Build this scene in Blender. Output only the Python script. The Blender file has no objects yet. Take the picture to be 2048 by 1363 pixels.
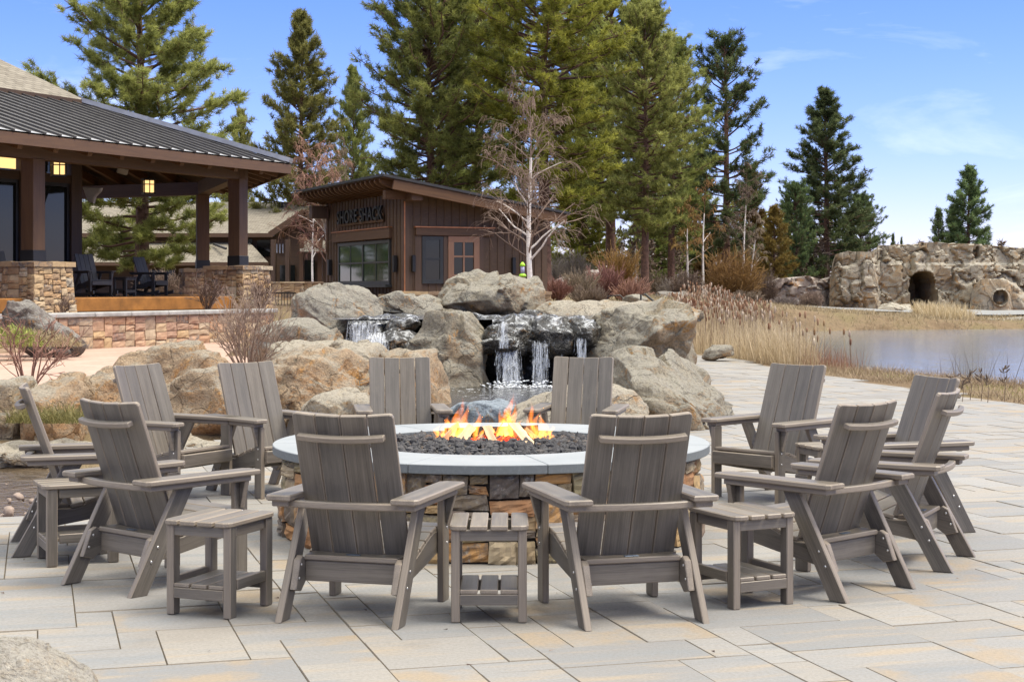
import bpy, bmesh, math, random
import numpy as np
from mathutils import Vector, Matrix, Euler

SC = bpy.context.scene
COL = SC.collection
PI = math.pi
RNG = random.Random(11)
EYE, FPX, HZN, CXP = 1.55, 3200.0, 572.0, 1024.0


def P(px, py, d):
    """world point seen at a photo position, at depth d"""
    return Vector(((px - CXP) * d / FPX, d, EYE - (py - HZN) * d / FPX))


def G(px, py, h=0.0):
    """world point on the level plane of height h"""
    d = (EYE - h) * FPX / (py - HZN)
    return Vector(((px - CXP) * d / FPX, d, h))


# ------------------------------------------------------------------ noise (numpy)
def _hash(ix, iy, iz, seed):
    n = (ix * 374761393 + iy * 668265263 + iz * 2147483647 + seed * 974634777).astype(np.int64) & 0xFFFFFFFF
    n = ((n ^ (n >> 13)) * 1274126177) & 0xFFFFFFFF
    n = (n ^ (n >> 16)) & 0xFFFFFFFF
    n = (n * 2246822519) & 0xFFFFFFFF
    n = n ^ (n >> 15)
    return (n & 0xFFFFFF) / float(0xFFFFFF) * 2 - 1


def vnoise(p, seed=0):
    p = np.asarray(p, float)
    i = np.floor(p).astype(np.int64)
    f = p - i
    u = f * f * f * (f * (f * 6 - 15) + 10)
    r = 0
    for dx in (0, 1):
        for dy in (0, 1):
            for dz in (0, 1):
                w = (u[:, 0] if dx else 1 - u[:, 0]) * (u[:, 1] if dy else 1 - u[:, 1]) * (u[:, 2] if dz else 1 - u[:, 2])
                r = r + w * _hash(i[:, 0] + dx, i[:, 1] + dy, i[:, 2] + dz, seed)
    return r


def fbm(p, octv=4, seed=0, gain=0.5, ridge=False):
    p = np.asarray(p, float)
    a, s, t = 1.0, 0, 0
    for o in range(octv):
        n = vnoise(p * (2.03 ** o) + o * 17.3, seed + o)
        if ridge:
            n = 1 - 2 * np.abs(n)
        s = s + a * n
        t += a
        a *= gain
    return s / t


def cells(p, seed=0):
    """distance to nearest / second nearest jittered point and the id of the nearest"""
    p = np.asarray(p, float)
    i = np.floor(p).astype(np.int64)
    f1 = np.full(len(p), 9.0); f2 = np.full(len(p), 9.0); cid = np.zeros(len(p))
    off = np.zeros((len(p), 3))
    for dx in (-1, 0, 1):
        for dy in (-1, 0, 1):
            for dz in (-1, 0, 1):
                c = i + np.array([dx, dy, dz])
                q = np.stack([_hash(c[:, 0], c[:, 1], c[:, 2], seed + k) * .45 + .5 for k in (1, 2, 3)], 1) + c
                d = np.linalg.norm(q - p, axis=1)
                h = _hash(c[:, 0], c[:, 1], c[:, 2], seed + 9)
                m = d < f1
                f2 = np.where(m, f1, np.minimum(f2, d))
                cid = np.where(m, h, cid)
                off[m] = (p - q)[m]
                f1 = np.where(m, d, f1)
    return f1, f2, cid, off


def sstep(a, b, x):
    t = np.clip((np.asarray(x, float) - a) / (b - a), 0, 1)
    return t * t * (3 - 2 * t)


# ------------------------------------------------------------------ objects
def tag(o, label=None, cat=None, group=None, kind=None):
    if label: o['label'] = label
    if cat: o['category'] = cat
    if group: o['group'] = group
    if kind: o['kind'] = kind
    return o


def thing(name, label, cat, loc=(0, 0, 0), rz=0.0, group=None):
    o = bpy.data.objects.new(name, None)
    COL.objects.link(o)
    o.location = loc
    o.rotation_euler = (0, 0, rz)
    o.empty_display_size = .2
    return tag(o, label, cat, group)


def link_mesh(name, me, mat, parent=None):
    o = bpy.data.objects.new(name, me)
    COL.objects.link(o)
    if parent is not None: o.parent = parent
    if mat is not None and not me.materials:
        me.materials.append(mat)
    return o


def np_mesh(name, verts, faces, smooth=False, tint=None, mats=None):
    """verts (n,3), faces (m,k) all the same k"""
    verts = np.asarray(verts, np.float32); faces = np.asarray(faces, np.int32)
    me = bpy.data.meshes.new(name)
    me.vertices.add(len(verts)); me.vertices.foreach_set('co', verts.ravel())
    k = faces.shape[1]
    me.loops.add(faces.size); me.loops.foreach_set('vertex_index', faces.ravel())
    me.polygons.add(len(faces))
    me.polygons.foreach_set('loop_start', np.arange(0, faces.size, k, dtype=np.int32))
    me.update(calc_edges=True)
    me.polygons.foreach_set('use_smooth', np.full(len(faces), bool(smooth)))
    if tint is not None:
        a = me.attributes.new('tint', 'FLOAT', 'POINT')
        a.data.foreach_set('value', np.asarray(tint, np.float32))
    me.validate()
    return me


def copy_tree(o, parent=None, kids=None):
    if kids is None:
        kids = {}
        for q in SC.objects:
            if q.parent is not None: kids.setdefault(q.parent.name, []).append(q)
    c = o.copy()
    COL.objects.link(c)
    if parent is not None: c.parent = parent
    for k in kids.get(o.name, []):
        copy_tree(k, c, kids)
    return c


def frame(origin, xdir, ydir):
    """matrix whose local x,y axes go along xdir, ydir"""
    x = Vector(xdir).normalized(); y = Vector(ydir); y = (y - x * y.dot(x)).normalized(); z = x.cross(y)
    m = Matrix((x, y, z)).transposed().to_4x4()
    m.translation = Vector(origin)
    return m


def offset_poly(pts, r):
    n = len(pts); out = []
    for i in range(n):
        p0, p1, p2 = Vector(pts[i - 1]), Vector(pts[i]), Vector(pts[(i + 1) % n])
        e1 = (p1 - p0); e2 = (p2 - p1)
        if e1.length < 1e-9 or e2.length < 1e-9:
            out.append(tuple(p1)); continue
        e1.normalize(); e2.normalize()
        n1 = Vector((-e1.y, e1.x)); n2 = Vector((-e2.y, e2.x))
        b = n1 + n2
        if b.length < 1e-6: b = n1.copy()
        b.normalize()
        out.append(tuple(p1 + b * (r / max(.4, b.dot(n1)))))
    return out


class MB:
    """collects shapes and links them as one mesh; gc keeps board-local coordinates so grain follows each board"""
    def __init__(self):
        self.v, self.f, self.g, self.sm, self.e = [], [], [], [], []

    def add(self, vs, fs, g=None, smooth=False, e=None):
        b = len(self.v)
        self.v.extend([tuple(p) for p in vs])
        self.g.extend([tuple(q) for q in (g if g is not None else vs)])
        self.f.extend([tuple(b + i for i in f) for f in fs])
        self.sm.extend([smooth] * len(fs))
        self.e.extend(e if e is not None else [0.0] * len(fs))

    def prism(self, poly, t, M=None, r=.003, ga=0.0, goff=None):
        """extrude a counter-clockwise outline to thickness t, chamfered by r"""
        M = M or Matrix.Identity(4)
        n = len(poly); ins = offset_poly(poly, r) if r else poly
        rings = [(ins, -t / 2), (poly, -t / 2 + r), (poly, t / 2 - r), (ins, t / 2)] if r else [(poly, -t / 2), (poly, t / 2)]
        off = goff or (RNG.uniform(0, 40), RNG.uniform(0, 40), RNG.uniform(0, 40))
        ca, sa = math.cos(ga), math.sin(ga)
        vs, gs, fs = [], [], []
        for ring, z in rings:
            for (x, y) in ring:
                vs.append(M @ Vector((x, y, z)))
                gs.append((x * ca + y * sa + off[0], -x * sa + y * ca + off[1], z + off[2]))
        k = len(rings)
        for j in range(k - 1):
            for i in range(n):
                a, b2 = j * n + i, j * n + (i + 1) % n
                fs.append((a, b2, b2 + n, a + n))
        fs.append(tuple(range(n - 1, -1, -1)))
        fs.append(tuple(range((k - 1) * n, k * n)))
        self.add(vs, fs, gs, False, [1.0] * ((k - 1) * n) + [0.0, 0.0])
        return self

    def board(self, L, W, T, M=None, r=.004, corner=None):
        """box, grain along local x, centred"""
        c = corner if corner is not None else r
        a, b = L / 2, W / 2
        if c:
            poly = [(-a + c, -b), (a - c, -b), (a, -b + c), (a, b - c), (a - c, b), (-a + c, b), (-a, b - c), (-a, -b + c)]
        else:
            poly = [(-a, -b), (a, -b), (a, b), (-a, b)]
        return self.prism(poly, T, M, r)

    def box(self, lo, hi, r=.0):
        lo = Vector(lo); hi = Vector(hi); c = (lo + hi) / 2; s = hi - lo
        # grain along the longest side
        if s.z >= s.x and s.z >= s.y:
            return self.board(s.z, s.x, s.y, frame(c, (0, 0, 1), (1, 0, 0)), r)
        if s.y >= s.x:
            return self.board(s.y, s.x, s.z, frame(c, (0, 1, 0), (-1, 0, 0)), r)
        return self.board(s.x, s.y, s.z, frame(c, (1, 0, 0), (0, 1, 0)), r)

    def beam(self, p0, p1, w, h, up=(0, 0, 1), r=.0):
        """rectangular bar from p0 to p1, w across, h along up"""
        p0 = Vector(p0); p1 = Vector(p1); x = (p1 - p0); L = x.length; x.normalize()
        u = Vector(up); u = (u - x * u.dot(x)).normalized(); y = u.cross(x)
        M = frame((p0 + p1) / 2, x, y)
        return self.board(L, w, h, M, r)

    def tube(self, pts, rad, n=8, cap=True, smooth=True):
        pts = [Vector(p) for p in pts]
        if not isinstance(rad, (list, tuple)): rad = [rad] * len(pts)
        vs, gs, fs = [], [], []
        prev = None; acc = 0
        for i, p in enumerate(pts):
            d = (pts[min(i + 1, len(pts) - 1)] - pts[max(i - 1, 0)])
            if d.length < 1e-9: d = Vector((0, 0, 1))
            d.normalize()
            if prev is None:
                a = Vector((1, 0, 0)) if abs(d.x) < .8 else Vector((0, 1, 0))
                a = (a - d * a.dot(d)).normalized()
            else:
                a = (prev - d * prev.dot(d)).normalized()
            prev = a; b = d.cross(a)
            if i: acc += (pts[i] - pts[i - 1]).length
            for k in range(n):
                t = 2 * PI * k / n
                vs.append(p + (a * math.cos(t) + b * math.sin(t)) * rad[i])
                gs.append((acc, math.cos(t) * rad[i], math.sin(t) * rad[i]))
        for i in range(len(pts) - 1):
            for k in range(n):
                a0, b0 = i * n + k, i * n + (k + 1) % n
                fs.append((a0, b0, b0 + n, a0 + n))
        if cap:
            fs.append(tuple(range(n - 1, -1, -1)))
            fs.append(tuple(range((len(pts) - 1) * n, len(pts) * n)))
        self.add(vs, fs, gs, smooth)
        return self

    def ball(self, c, r, nu=10, nv=6, sc=(1, 1, 1)):
        vs, fs = [], []
        for j in range(nv + 1):
            th = PI * j / nv
            for i in range(nu):
                ph = 2 * PI * i / nu
                vs.append(Vector(c) + Vector((math.sin(th) * math.cos(ph) * sc[0], math.sin(th) * math.sin(ph) * sc[1], math.cos(th) * sc[2])) * r)
        for j in range(nv):
            for i in range(nu):
                a, b = j * nu + i, j * nu + (i + 1) % nu
                fs.append((a, a + nu, b + nu, b))
        self.add(vs, fs, None, True)
        return self

    def quad(self, a, b, c, d):
        self.add([a, b, c, d], [(0, 1, 2, 3)])
        return self

    def mesh(self, name, mat=None):
        me = bpy.data.meshes.new(name)
        me.from_pydata(self.v, [], self.f)
        a = me.attributes.new('gc', 'FLOAT_VECTOR', 'POINT')
        a.data.foreach_set('vector', np.asarray(self.g, np.float32).ravel())
        a = me.attributes.new('edge', 'FLOAT', 'FACE')
        a.data.foreach_set('value', np.asarray(self.e, np.float32))
        me.polygons.foreach_set('use_smooth', np.asarray(self.sm, bool))
        me.update()
        if mat: me.materials.append(mat)
        return me

    def build(self, name, mat, parent=None):
        return link_mesh(name, self.mesh(name, mat), None, parent)


# ------------------------------------------------------------------ materials
class NT:
    def __init__(self, name):
        self.m = bpy.data.materials.new(name)
        self.m.use_nodes = True
        self.t = self.m.node_tree
        self.b = self.t.nodes['Principled BSDF']
        self.out = self.t.nodes['Material Output']

    def n(self, typ, ins=None, **kw):
        q = self.t.nodes.new(typ)
        for k, v in kw.items(): setattr(q, k, v)
        for k, v in (ins or {}).items(): self.set(q, k, v)
        return q

    def set(self, q, k, v):
        s = q.inputs[k]
        if isinstance(v, bpy.types.NodeSocket): self.t.links.new(v, s)
        elif isinstance(v, bpy.types.Node): self.t.links.new(v.outputs[0], s)
        else:
            if isinstance(v, (tuple, list)) and s.type == 'RGBA' and len(v) == 3: v = (*v, 1)
            s.default_value = v

    def coord(self, kind='Object', scale=(1, 1, 1), attr=None):
        if attr:
            c = self.n('ShaderNodeAttribute', attribute_name=attr).outputs['Vector']
        else:
            c = self.n('ShaderNodeTexCoord').outputs[kind]
        return self.n('ShaderNodeMapping', {'Vector': c, 'Scale': scale}).outputs[0]

    def noise(self, vec, scale=5, detail=4, rough=.55, dist=0, out='Fac'):
        return self.n('ShaderNodeTexNoise', {'Vector': vec, 'Scale': scale, 'Detail': detail, 'Roughness': rough, 'Distortion': dist}).outputs[out]

    def ramp(self, fac, stops, interp='LINEAR'):
        q = self.n('ShaderNodeValToRGB', {'Fac': fac})
        cr = q.color_ramp; cr.interpolation = interp
        while len(cr.elements) < len(stops): cr.elements.new(.5)
        for e, (p, c) in zip(cr.elements, stops):
            e.position = p
            e.color = (*c, 1) if isinstance(c, (tuple, list)) else (c, c, c, 1)
        return q.outputs[0]

    def mix(self, fac, a, b, mode='MIX'):
        q = self.n('ShaderNodeMix', data_type='RGBA', blend_type=mode)
        self.set(q, 0, fac); self.set(q, 6, a); self.set(q, 7, b)
        return q.outputs[2]

    def math(self, op, a, b=0.0, c=None):
        q = self.n('ShaderNodeMath', operation=op)
        self.set(q, 0, a); self.set(q, 1, b)
        if c is not None: self.set(q, 2, c)
        return q.outputs[0]

    def maprange(self, v, a, b, c=0., d=1.):
        return self.n('ShaderNodeMapRange', {'Value': v, 'From Min': a, 'From Max': b, 'To Min': c, 'To Max': d}).outputs[0]

    def bump(self, h, strength=.3, dist=.01, normal=None):
        q = self.n('ShaderNodeBump', {'Height': h, 'Strength': strength, 'Distance': dist})
        if normal is not None: self.set(q, 'Normal', normal)
        return q.outputs[0]

    def fin(self, color=None, rough=None, normal=None, metal=None, spec=None, **kw):
        if color is not None: self.set(self.b, 'Base Color', color)
        if rough is not None: self.set(self.b, 'Roughness', rough)
        if normal is not None: self.set(self.b, 'Normal', normal)
        if metal is not None: self.set(self.b, 'Metallic', metal)
        if spec is not None: self.set(self.b, 'Specular IOR Level', spec)
        for k, v in kw.items(): self.set(self.b, k, v)
        return self.m


MATS = {}


def m_plain(name, color, rough=.6, var=.15, scale=8, bump=0.0, metal=0.0, spec=.4):
    t = NT(name)
    c = t.coord('Object')
    n = t.noise(c, scale, 5, .6)
    lo = tuple(x * (1 - var) for x in color); hi = tuple(min(1, x * (1 + var)) for x in color)
    col = t.ramp(n, [(.3, lo), (.7, hi)])
    nor = t.bump(t.noise(c, scale * 6, 4, .6), bump, .01) if bump else None
    MATS[name] = t.fin(col, rough, nor, metal, spec)
    return MATS[name]


def m_lumber(name, dark, light, edge=.0, rough=.55):
    """boards: fine streaks along the board (gc x)"""
    t = NT(name)
    a = t.n('ShaderNodeAttribute', attribute_name='gc').outputs['Vector']
    f = t.n('ShaderNodeMapping', {'Vector': a, 'Scale': (1.2, 60, 60)}).outputs[0]
    w = t.n('ShaderNodeMapping', {'Vector': a, 'Scale': (.8, 12, 12)}).outputs[0]
    s1 = t.noise(f, 3.2, 5, .65); s2 = t.noise(w, 1.6, 3, .5)
    isl = t.n('ShaderNodeNewGeometry').outputs['Random Per Island']
    s = t.math('ADD', t.math('MULTIPLY', s1, .55), t.math('MULTIPLY', s2, .45))
    s = t.math('ADD', s, t.math('MULTIPLY', t.math('SUBTRACT', isl, .5), .10))
    col = t.ramp(s, [(.32, dark), (.68, light)])
    oi = t.n('ShaderNodeObjectInfo').outputs['Random']
    col = t.n('ShaderNodeHueSaturation', {'Hue': .5, 'Saturation': t.maprange(oi, 0, 1, .85, 1.12), 'Value': t.maprange(oi, 0, 1, .88, 1.13), 'Color': col}).outputs[0]
    dirt = t.noise(t.n('ShaderNodeMapping', {'Vector': a, 'Scale': (3, 6, 6)}).outputs[0], 2.2, 5, .65)
    col = t.mix(t.maprange(dirt, .52, .72, 0, .22), col, tuple(v * 1.25 for v in light))
    if edge:
        pt = t.n('ShaderNodeAttribute', attribute_name='edge').outputs['Fac']
        col = t.mix(t.math('MULTIPLY', pt, edge), col, t.mix(.3, t.ramp(s, [(.3, (.17, .135, .10)), (.7, (.34, .275, .21))]), col, 'MIX'))
    nor = t.bump(s1, .18, .004)
    r = t.maprange(s1, .3, .7, rough - .08, rough + .12)
    MATS[name] = t.fin(col, r, nor, 0, .5)
    return MATS[name]


def m_stone(name, palette, lichen=.35, rough=.85, scale=1.0, bright=1.0):
    """laid stone: each stone its own colour, mottled"""
    t = NT(name)
    isl = t.n('ShaderNodeNewGeometry').outputs['Random Per Island']
    c = t.coord('Object')
    stops = [(i / len(palette), tuple(v * bright for v in p)) for i, p in enumerate(palette)]
    base = t.ramp(isl, stops, 'CONSTANT')
    off = t.n('ShaderNodeVectorMath', {0: c, 1: t.n('ShaderNodeCombineXYZ', {'X': t.math('MULTIPLY', isl, 91.), 'Y': t.math('MULTIPLY', isl, 37.), 'Z': 0.}).outputs[0]}, operation='ADD').outputs[0]
    n1 = t.noise(off, 7 * scale, 6, .62, .4)
    n2 = t.noise(off, 26 * scale, 5, .65)
    col = t.mix(t.maprange(n1, .35, .7, 0, .55), base, (.30 * bright, .22 * bright, .14 * bright))
    col = t.mix(t.maprange(n2, .42, .75, 0, .6), col, t.mix(.5, base, (.05, .045, .04)))
    if lichen:
        sel = t.math('GREATER_THAN', t.math('FRACT', t.math('MULTIPLY', isl, 7.31)), 1 - lichen)
        lf = t.maprange(t.noise(off, 14 * scale, 6, .7, .8), .44, .60, 0, 1)
        dk = t.ramp(t.noise(off, 30 * scale, 4, .7), [(.35, (.07, .065, .06)), (.55, (.17, .14, .12)), (.72, (.42, .42, .37))])
        col = t.mix(t.math('MULTIPLY', t.math('MULTIPLY', sel, lf), .9), col, dk)
    nor = t.bump(t.math('ADD', n1, t.math('MULTIPLY', n2, .5)), .55, .012)
    MATS[name] = t.fin(col, rough, nor, 0, .25)
    return MATS[name]


def m_boulder(name, base=(.27, .232, .170), warm=(.41, .255, .13), gray=(.27, .252, .21), dark=(.07, .062, .05), wet=0.0, warmth=.5, hlo=.25, rough=.9, dscale=1.0, ckw=.34):
    """weathered granite: grey lichen skin on the upward faces, warm broken faces, dark pits, orange stains"""
    t = NT(name)
    c = t.coord('Object')
    geo = t.n('ShaderNodeNewGeometry')
    nz = t.n('ShaderNodeSeparateXYZ', {0: geo.outputs['True Normal']}).outputs['Z']
    big = t.noise(c, 1.5 * dscale, 4, .6, .3); mid = t.noise(c, 5 * dscale, 6, .65, .3); fine = t.noise(c, 34 * dscale, 5, .7)
    spk = t.noise(c, 85 * dscale, 3, .6)
    col = t.mix(t.maprange(mid, .35, .65), base, tuple(v * .74 for v in base))
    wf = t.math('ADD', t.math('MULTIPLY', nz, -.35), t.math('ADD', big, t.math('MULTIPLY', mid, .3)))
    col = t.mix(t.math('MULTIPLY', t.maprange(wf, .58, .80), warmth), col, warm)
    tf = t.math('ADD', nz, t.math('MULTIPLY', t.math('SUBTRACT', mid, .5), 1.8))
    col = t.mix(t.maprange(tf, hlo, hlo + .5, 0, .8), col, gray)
    st = t.maprange(t.noise(c, 2.6 * dscale, 5, .7, 1.2), .57, .66, 0, .8)
    col = t.mix(t.math('MULTIPLY', st, t.maprange(nz, .75, .2)), col, (.42, .20, .045))
    lich = t.maprange(t.noise(c, 9 * dscale, 5, .72, .6), .60, .68, 0, .55)
    col = t.mix(lich, col, (.20, .19, .13))
    col = t.mix(t.maprange(fine, .50, .66, 0, .70), col, tuple(v * .40 for v in base))
    col = t.mix(t.maprange(fine, .44, .30, 0, .45), col, tuple(min(1, v * 1.45) for v in base))
    col = t.mix(t.maprange(spk, .60, .72, 0, .7), col, dark)
    col = t.mix(t.maprange(spk, .38, .28, 0, .5), col, (.55, .52, .46))
    ck = t.n('ShaderNodeTexVoronoi', {'Vector': t.n('ShaderNodeVectorMath', {0: c, 1: t.n('ShaderNodeVectorMath', {0: t.n('ShaderNodeTexNoise', {'Vector': c, 'Scale': 2.5, 'Detail': 4.}).outputs['Color'], 1: (.7, .7, .7)}, operation='MULTIPLY').outputs[0]}, operation='ADD').outputs[0], 'Scale': .9 * dscale}, feature='DISTANCE_TO_EDGE').outputs[0]
    ckf = t.maprange(ck, .0, .018, 1, 0)
    col = t.mix(t.math('MULTIPLY', ckf, ckw), col, tuple(v * .3 for v in base))
    if wet: col = t.mix(wet, col, (.018, .017, .016))
    h = t.math('ADD', t.math('MULTIPLY', mid, 1.2), t.math('ADD', t.math('MULTIPLY', fine, .55), t.math('MULTIPLY', spk, .22)))
    h = t.math('SUBTRACT', h, t.math('MULTIPLY', ckf, ckw * .9))
    nor = t.bump(h, 1.0, .05)
    if wet:
        ff = t.noise(t.n('ShaderNodeMapping', {'Vector': c, 'Scale': (1, 1, .28)}).outputs[0], 9, 5, .7, .6)
        fm = t.math('MULTIPLY', t.maprange(ff, .50, .62), t.maprange(nz, .15, .75))
        col = t.mix(t.math('MULTIPLY', fm, .85), col, (.55, .56, .57))
    MATS[name] = t.fin(col, rough, nor, 0, .5 if wet else .2)
    return MATS[name]


def m_leaf(name, dark, light, rough=.6, trans=.0, var=0.25):
    t = NT(name)
    a = t.n('ShaderNodeAttribute', attribute_name='tint').outputs['Fac']
    oi = t.n('ShaderNodeObjectInfo').outputs['Random']
    col = t.ramp(a, [(0., dark), (1., light)])
    hs = t.n('ShaderNodeHueSaturation', {'Hue': t.maprange(oi, 0, 1, .485, .515), 'Saturation': 1., 'Value': t.maprange(oi, 0, 1, 1 - var, 1 + var), 'Color': col}).outputs[0]
    MATS[name] = t.fin(hs, rough, None, 0, .2)
    if trans:
        tr = t.n('ShaderNodeBsdfTranslucent', {'Color': hs})
        mx = t.n('ShaderNodeMixShader', {0: trans, 1: t.b.outputs[0], 2: tr.outputs[0]})
        t.t.links.new(mx.outputs[0], t.out.inputs['Surface'])
    return MATS[name]


def m_glass(name, color=(.012, .014, .013), rough=.04, spec=.45):
    t = NT(name)
    n = t.noise(t.coord('Object'), 1.3, 2)
    MATS[name] = t.fin(color, rough, t.bump(n, .05, .02), 0, spec)
    return MATS[name]


def m_emit(name, color, strength, base=(.3, .25, .15)):
    t = NT(name)
    MATS[name] = t.fin(base, .4, None, 0, .3, **{'Emission Color': (*color, 1), 'Emission Strength': strength})
    return MATS[name]


m_lumber('composite', (.060, .050, .040), (.178, .152, .122), edge=.9, rough=.48)
m_lumber('composite_dark', (.040, .036, .032), (.075, .068, .060))
m_lumber('timber', (.066, .031, .012), (.122, .062, .027), rough=.6)
m_lumber('timber_dark', (.038, .019, .009), (.075, .040, .018), rough=.65)
m_lumber('siding', (.066, .033, .013), (.120, .064, .027), rough=.65)
m_lumber('door_wood', (.20, .085, .035), (.36, .175, .08), rough=.5)
m_lumber('split_wood', (.26, .16, .08), (.62, .46, .28), rough=.8)
m_plain('charred', (.028, .022, .018), .9, .5, 30, .6)
m_stone('ledgestone_pit', [(.40, .20, .08), (.36, .25, .14), (.13, .105, .09), (.46, .31, .15), (.34, .16, .07), (.20, .16, .115), (.45, .36, .24), (.26, .20, .12), (.50, .27, .10), (.16, .12, .10), (.33, .28, .16)], lichen=.45, bright=.92)
m_stone('ledgestone', [(.42, .24, .14), (.46, .33, .20), (.36, .22, .15), (.52, .41, .28), (.30, .17, .12), (.50, .34, .18), (.40, .29, .19), (.33, .24, .17), (.48, .30, .19)], lichen=.15, scale=.6)
m_stone('pillar_stone', [(.48, .31, .155), (.44, .27, .135), (.54, .40, .24), (.35, .225, .125), (.50, .345, .185), (.56, .46, .32), (.29, .19, .115)], lichen=.12, scale=.6, bright=1.0)
m_boulder('boulder')
m_boulder('boulder_warm', base=(.36, .26, .165), warm=(.47, .27, .13), gray=(.29, .265, .215), warmth=.9, hlo=.5)
m_boulder('boulder_speckle', base=(.40, .34, .26), warm=(.45, .33, .20), gray=(.36, .34, .30), warmth=.4, hlo=.3, dscale=1.3)
m_boulder('boulder_gray', base=(.25, .22, .175), warmth=.35, hlo=.1)
m_boulder('boulder_pale', base=(.35, .29, .21), warm=(.43, .30, .175), gray=(.33, .30, .245), warmth=.55)
m_boulder('boulder_wet', base=(.040, .036, .030), warm=(.06, .042, .024), gray=(.055, .054, .052), dark=(.012, .011, .010), wet=.25, rough=.2)
m_boulder('boulder_dark', base=(.13, .105, .09), warm=(.17, .12, .09), gray=(.28, .26, .23), warmth=.4, hlo=.35)
m_boulder('boulder_blue', base=(.17, .20, .23), warm=(.2, .22, .24), gray=(.26, .30, .34), warmth=.2, hlo=.2)
m_boulder('cliff_rock', base=(.36, .31, .235), warm=(.44, .30, .165), gray=(.36, .335, .28), dark=(.14, .12, .10), warmth=.8, hlo=.45, dscale=.55, ckw=.7)
m_boulder('cliff_rock_pink', base=(.37, .30, .255), warm=(.42, .31, .24), gray=(.36, .325, .295), dark=(.14, .12, .11), warmth=.5, dscale=.55, ckw=.6)
m_plain('pebble', (.27, .205, .165), .8, .45, 6, .3)
m_plain('bark_pine', (.115, .062, .042), .95, .5, 6, .8)
m_plain('limb_pine', (.085, .060, .045), .95, .4, 9, .5)
m_plain('metal_black', (.016, .015, .015), .45, .2, 5)
m_plain('metal_dark', (.035, .033, .032), .5, .2, 5)
m_plain('steel_bolt', (.62, .60, .57), .3, .05, 5, 0, 1.0)
m_plain('rust', (.30, .125, .025), .75, .35, 3, .2)
m_plain('rust_dark', (.16, .055, .025), .75, .35, 6, .2)
m_plain('copper', (.42, .17, .07), .4, .2, 6, 0, .6)
m_plain('bronze_frame', (.035, .035, .032), .45, .2, 4)
m_plain('cut_stone_gray', (.30, .29, .27), .8, .25, 5, .3)
m_plain('tag', (.10, .13, .18), .35, .1, 5, 0, .6)
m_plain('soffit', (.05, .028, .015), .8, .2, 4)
m_plain('speaker_gray', (.32, .31, .29), .5, .1, 4)
m_plain('lime', (.34, .62, .03), .4, .1, 5)
m_plain('purple_glass', (.30, .28, .42), .15, .2, 9)
m_glass('window_dark')
m_glass('window_green', (.022, .048, .022), .05, .5)
m_emit('lamp_glow', (1., .62, .24), .50)
m_leaf('needle_olive', (.125, .135, .034), (.46, .46, .14), trans=.5)
m_leaf('needle_green', (.105, .130, .036), (.40, .43, .12), trans=.5)
m_leaf('needle_deep', (.048, .074, .032), (.21, .265, .10), trans=.4)
m_leaf('needle_yellow', (.130, .150, .022), (.48, .49, .09), trans=.5)
m_leaf('needle_rust', (.10, .055, .015), (.23, .15, .04), trans=.2)
m_leaf('twig_red', (.17, .075, .055), (.36, .20, .145))
m_leaf('twig_maroon', (.115, .072, .056), (.27, .185, .145))
m_leaf('twig_orange', (.085, .048, .025), (.34, .185, .055))
m_leaf('twig_brown', (.09, .060, .042), (.24, .175, .125))
m_leaf('twig_gray', (.16, .125, .10), (.36, .31, .26))
m_leaf('twig_crimson', (.22, .03, .04), (.34, .08, .08))
m_leaf('straw', (.29, .205, .12), (.60, .48, .33), trans=.25)
m_leaf('straw_red', (.26, .13, .07), (.44, .28, .17), trans=.2)
m_leaf('grass_dry', (.19, .135, .075), (.44, .345, .22), trans=.2)
m_leaf('grass_green', (.10, .105, .03), (.30, .26, .09), trans=.2)
m_leaf('cattail_head', (.16, .075, .035), (.34, .21, .12))
m_leaf('cattail_fluff', (.34, .24, .17), (.56, .45, .35), trans=.2)
# ================================================================== terrain
WA = np.array([-8.0, 28.5]); WD = np.array([.454, .891]); WN = np.array([.891, -.454])     # low stone wall line
POND = [(6.5, 31), (8.0, 26.8), (10.3, 22.0), (16, 16), (30, 11), (70, 14), (75, 60), (40, 66), (24, 65.5), (14, 63), (8.6, 59), (7.2, 52), (7.0, 45), (6.5, 37)]
PIT = (-.131, 10.23)


def poly_sd(x, y, poly):
    """signed distance to a polygon, negative inside"""
    p = np.stack([x, y], 1); n = len(poly); d = np.full(len(p), 1e9); ins = np.zeros(len(p), bool)
    for i in range(n):
        a = np.array(poly[i]); b = np.array(poly[(i + 1) % n]); e = b - a; w = p - a
        t = np.clip((w @ e) / (e @ e), 0, 1)
        d = np.minimum(d, np.linalg.norm(w - t[:, None] * e, axis=1))
        c = (a[1] <= p[:, 1]) != (b[1] <= p[:, 1])
        xs = a[0] + (p[:, 1] - a[1]) / (e[1] if abs(e[1]) > 1e-9 else 1e-9) * e[0]
        ins ^= c & (p[:, 0] < xs)
    return np.where(ins, -d, d)


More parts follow.
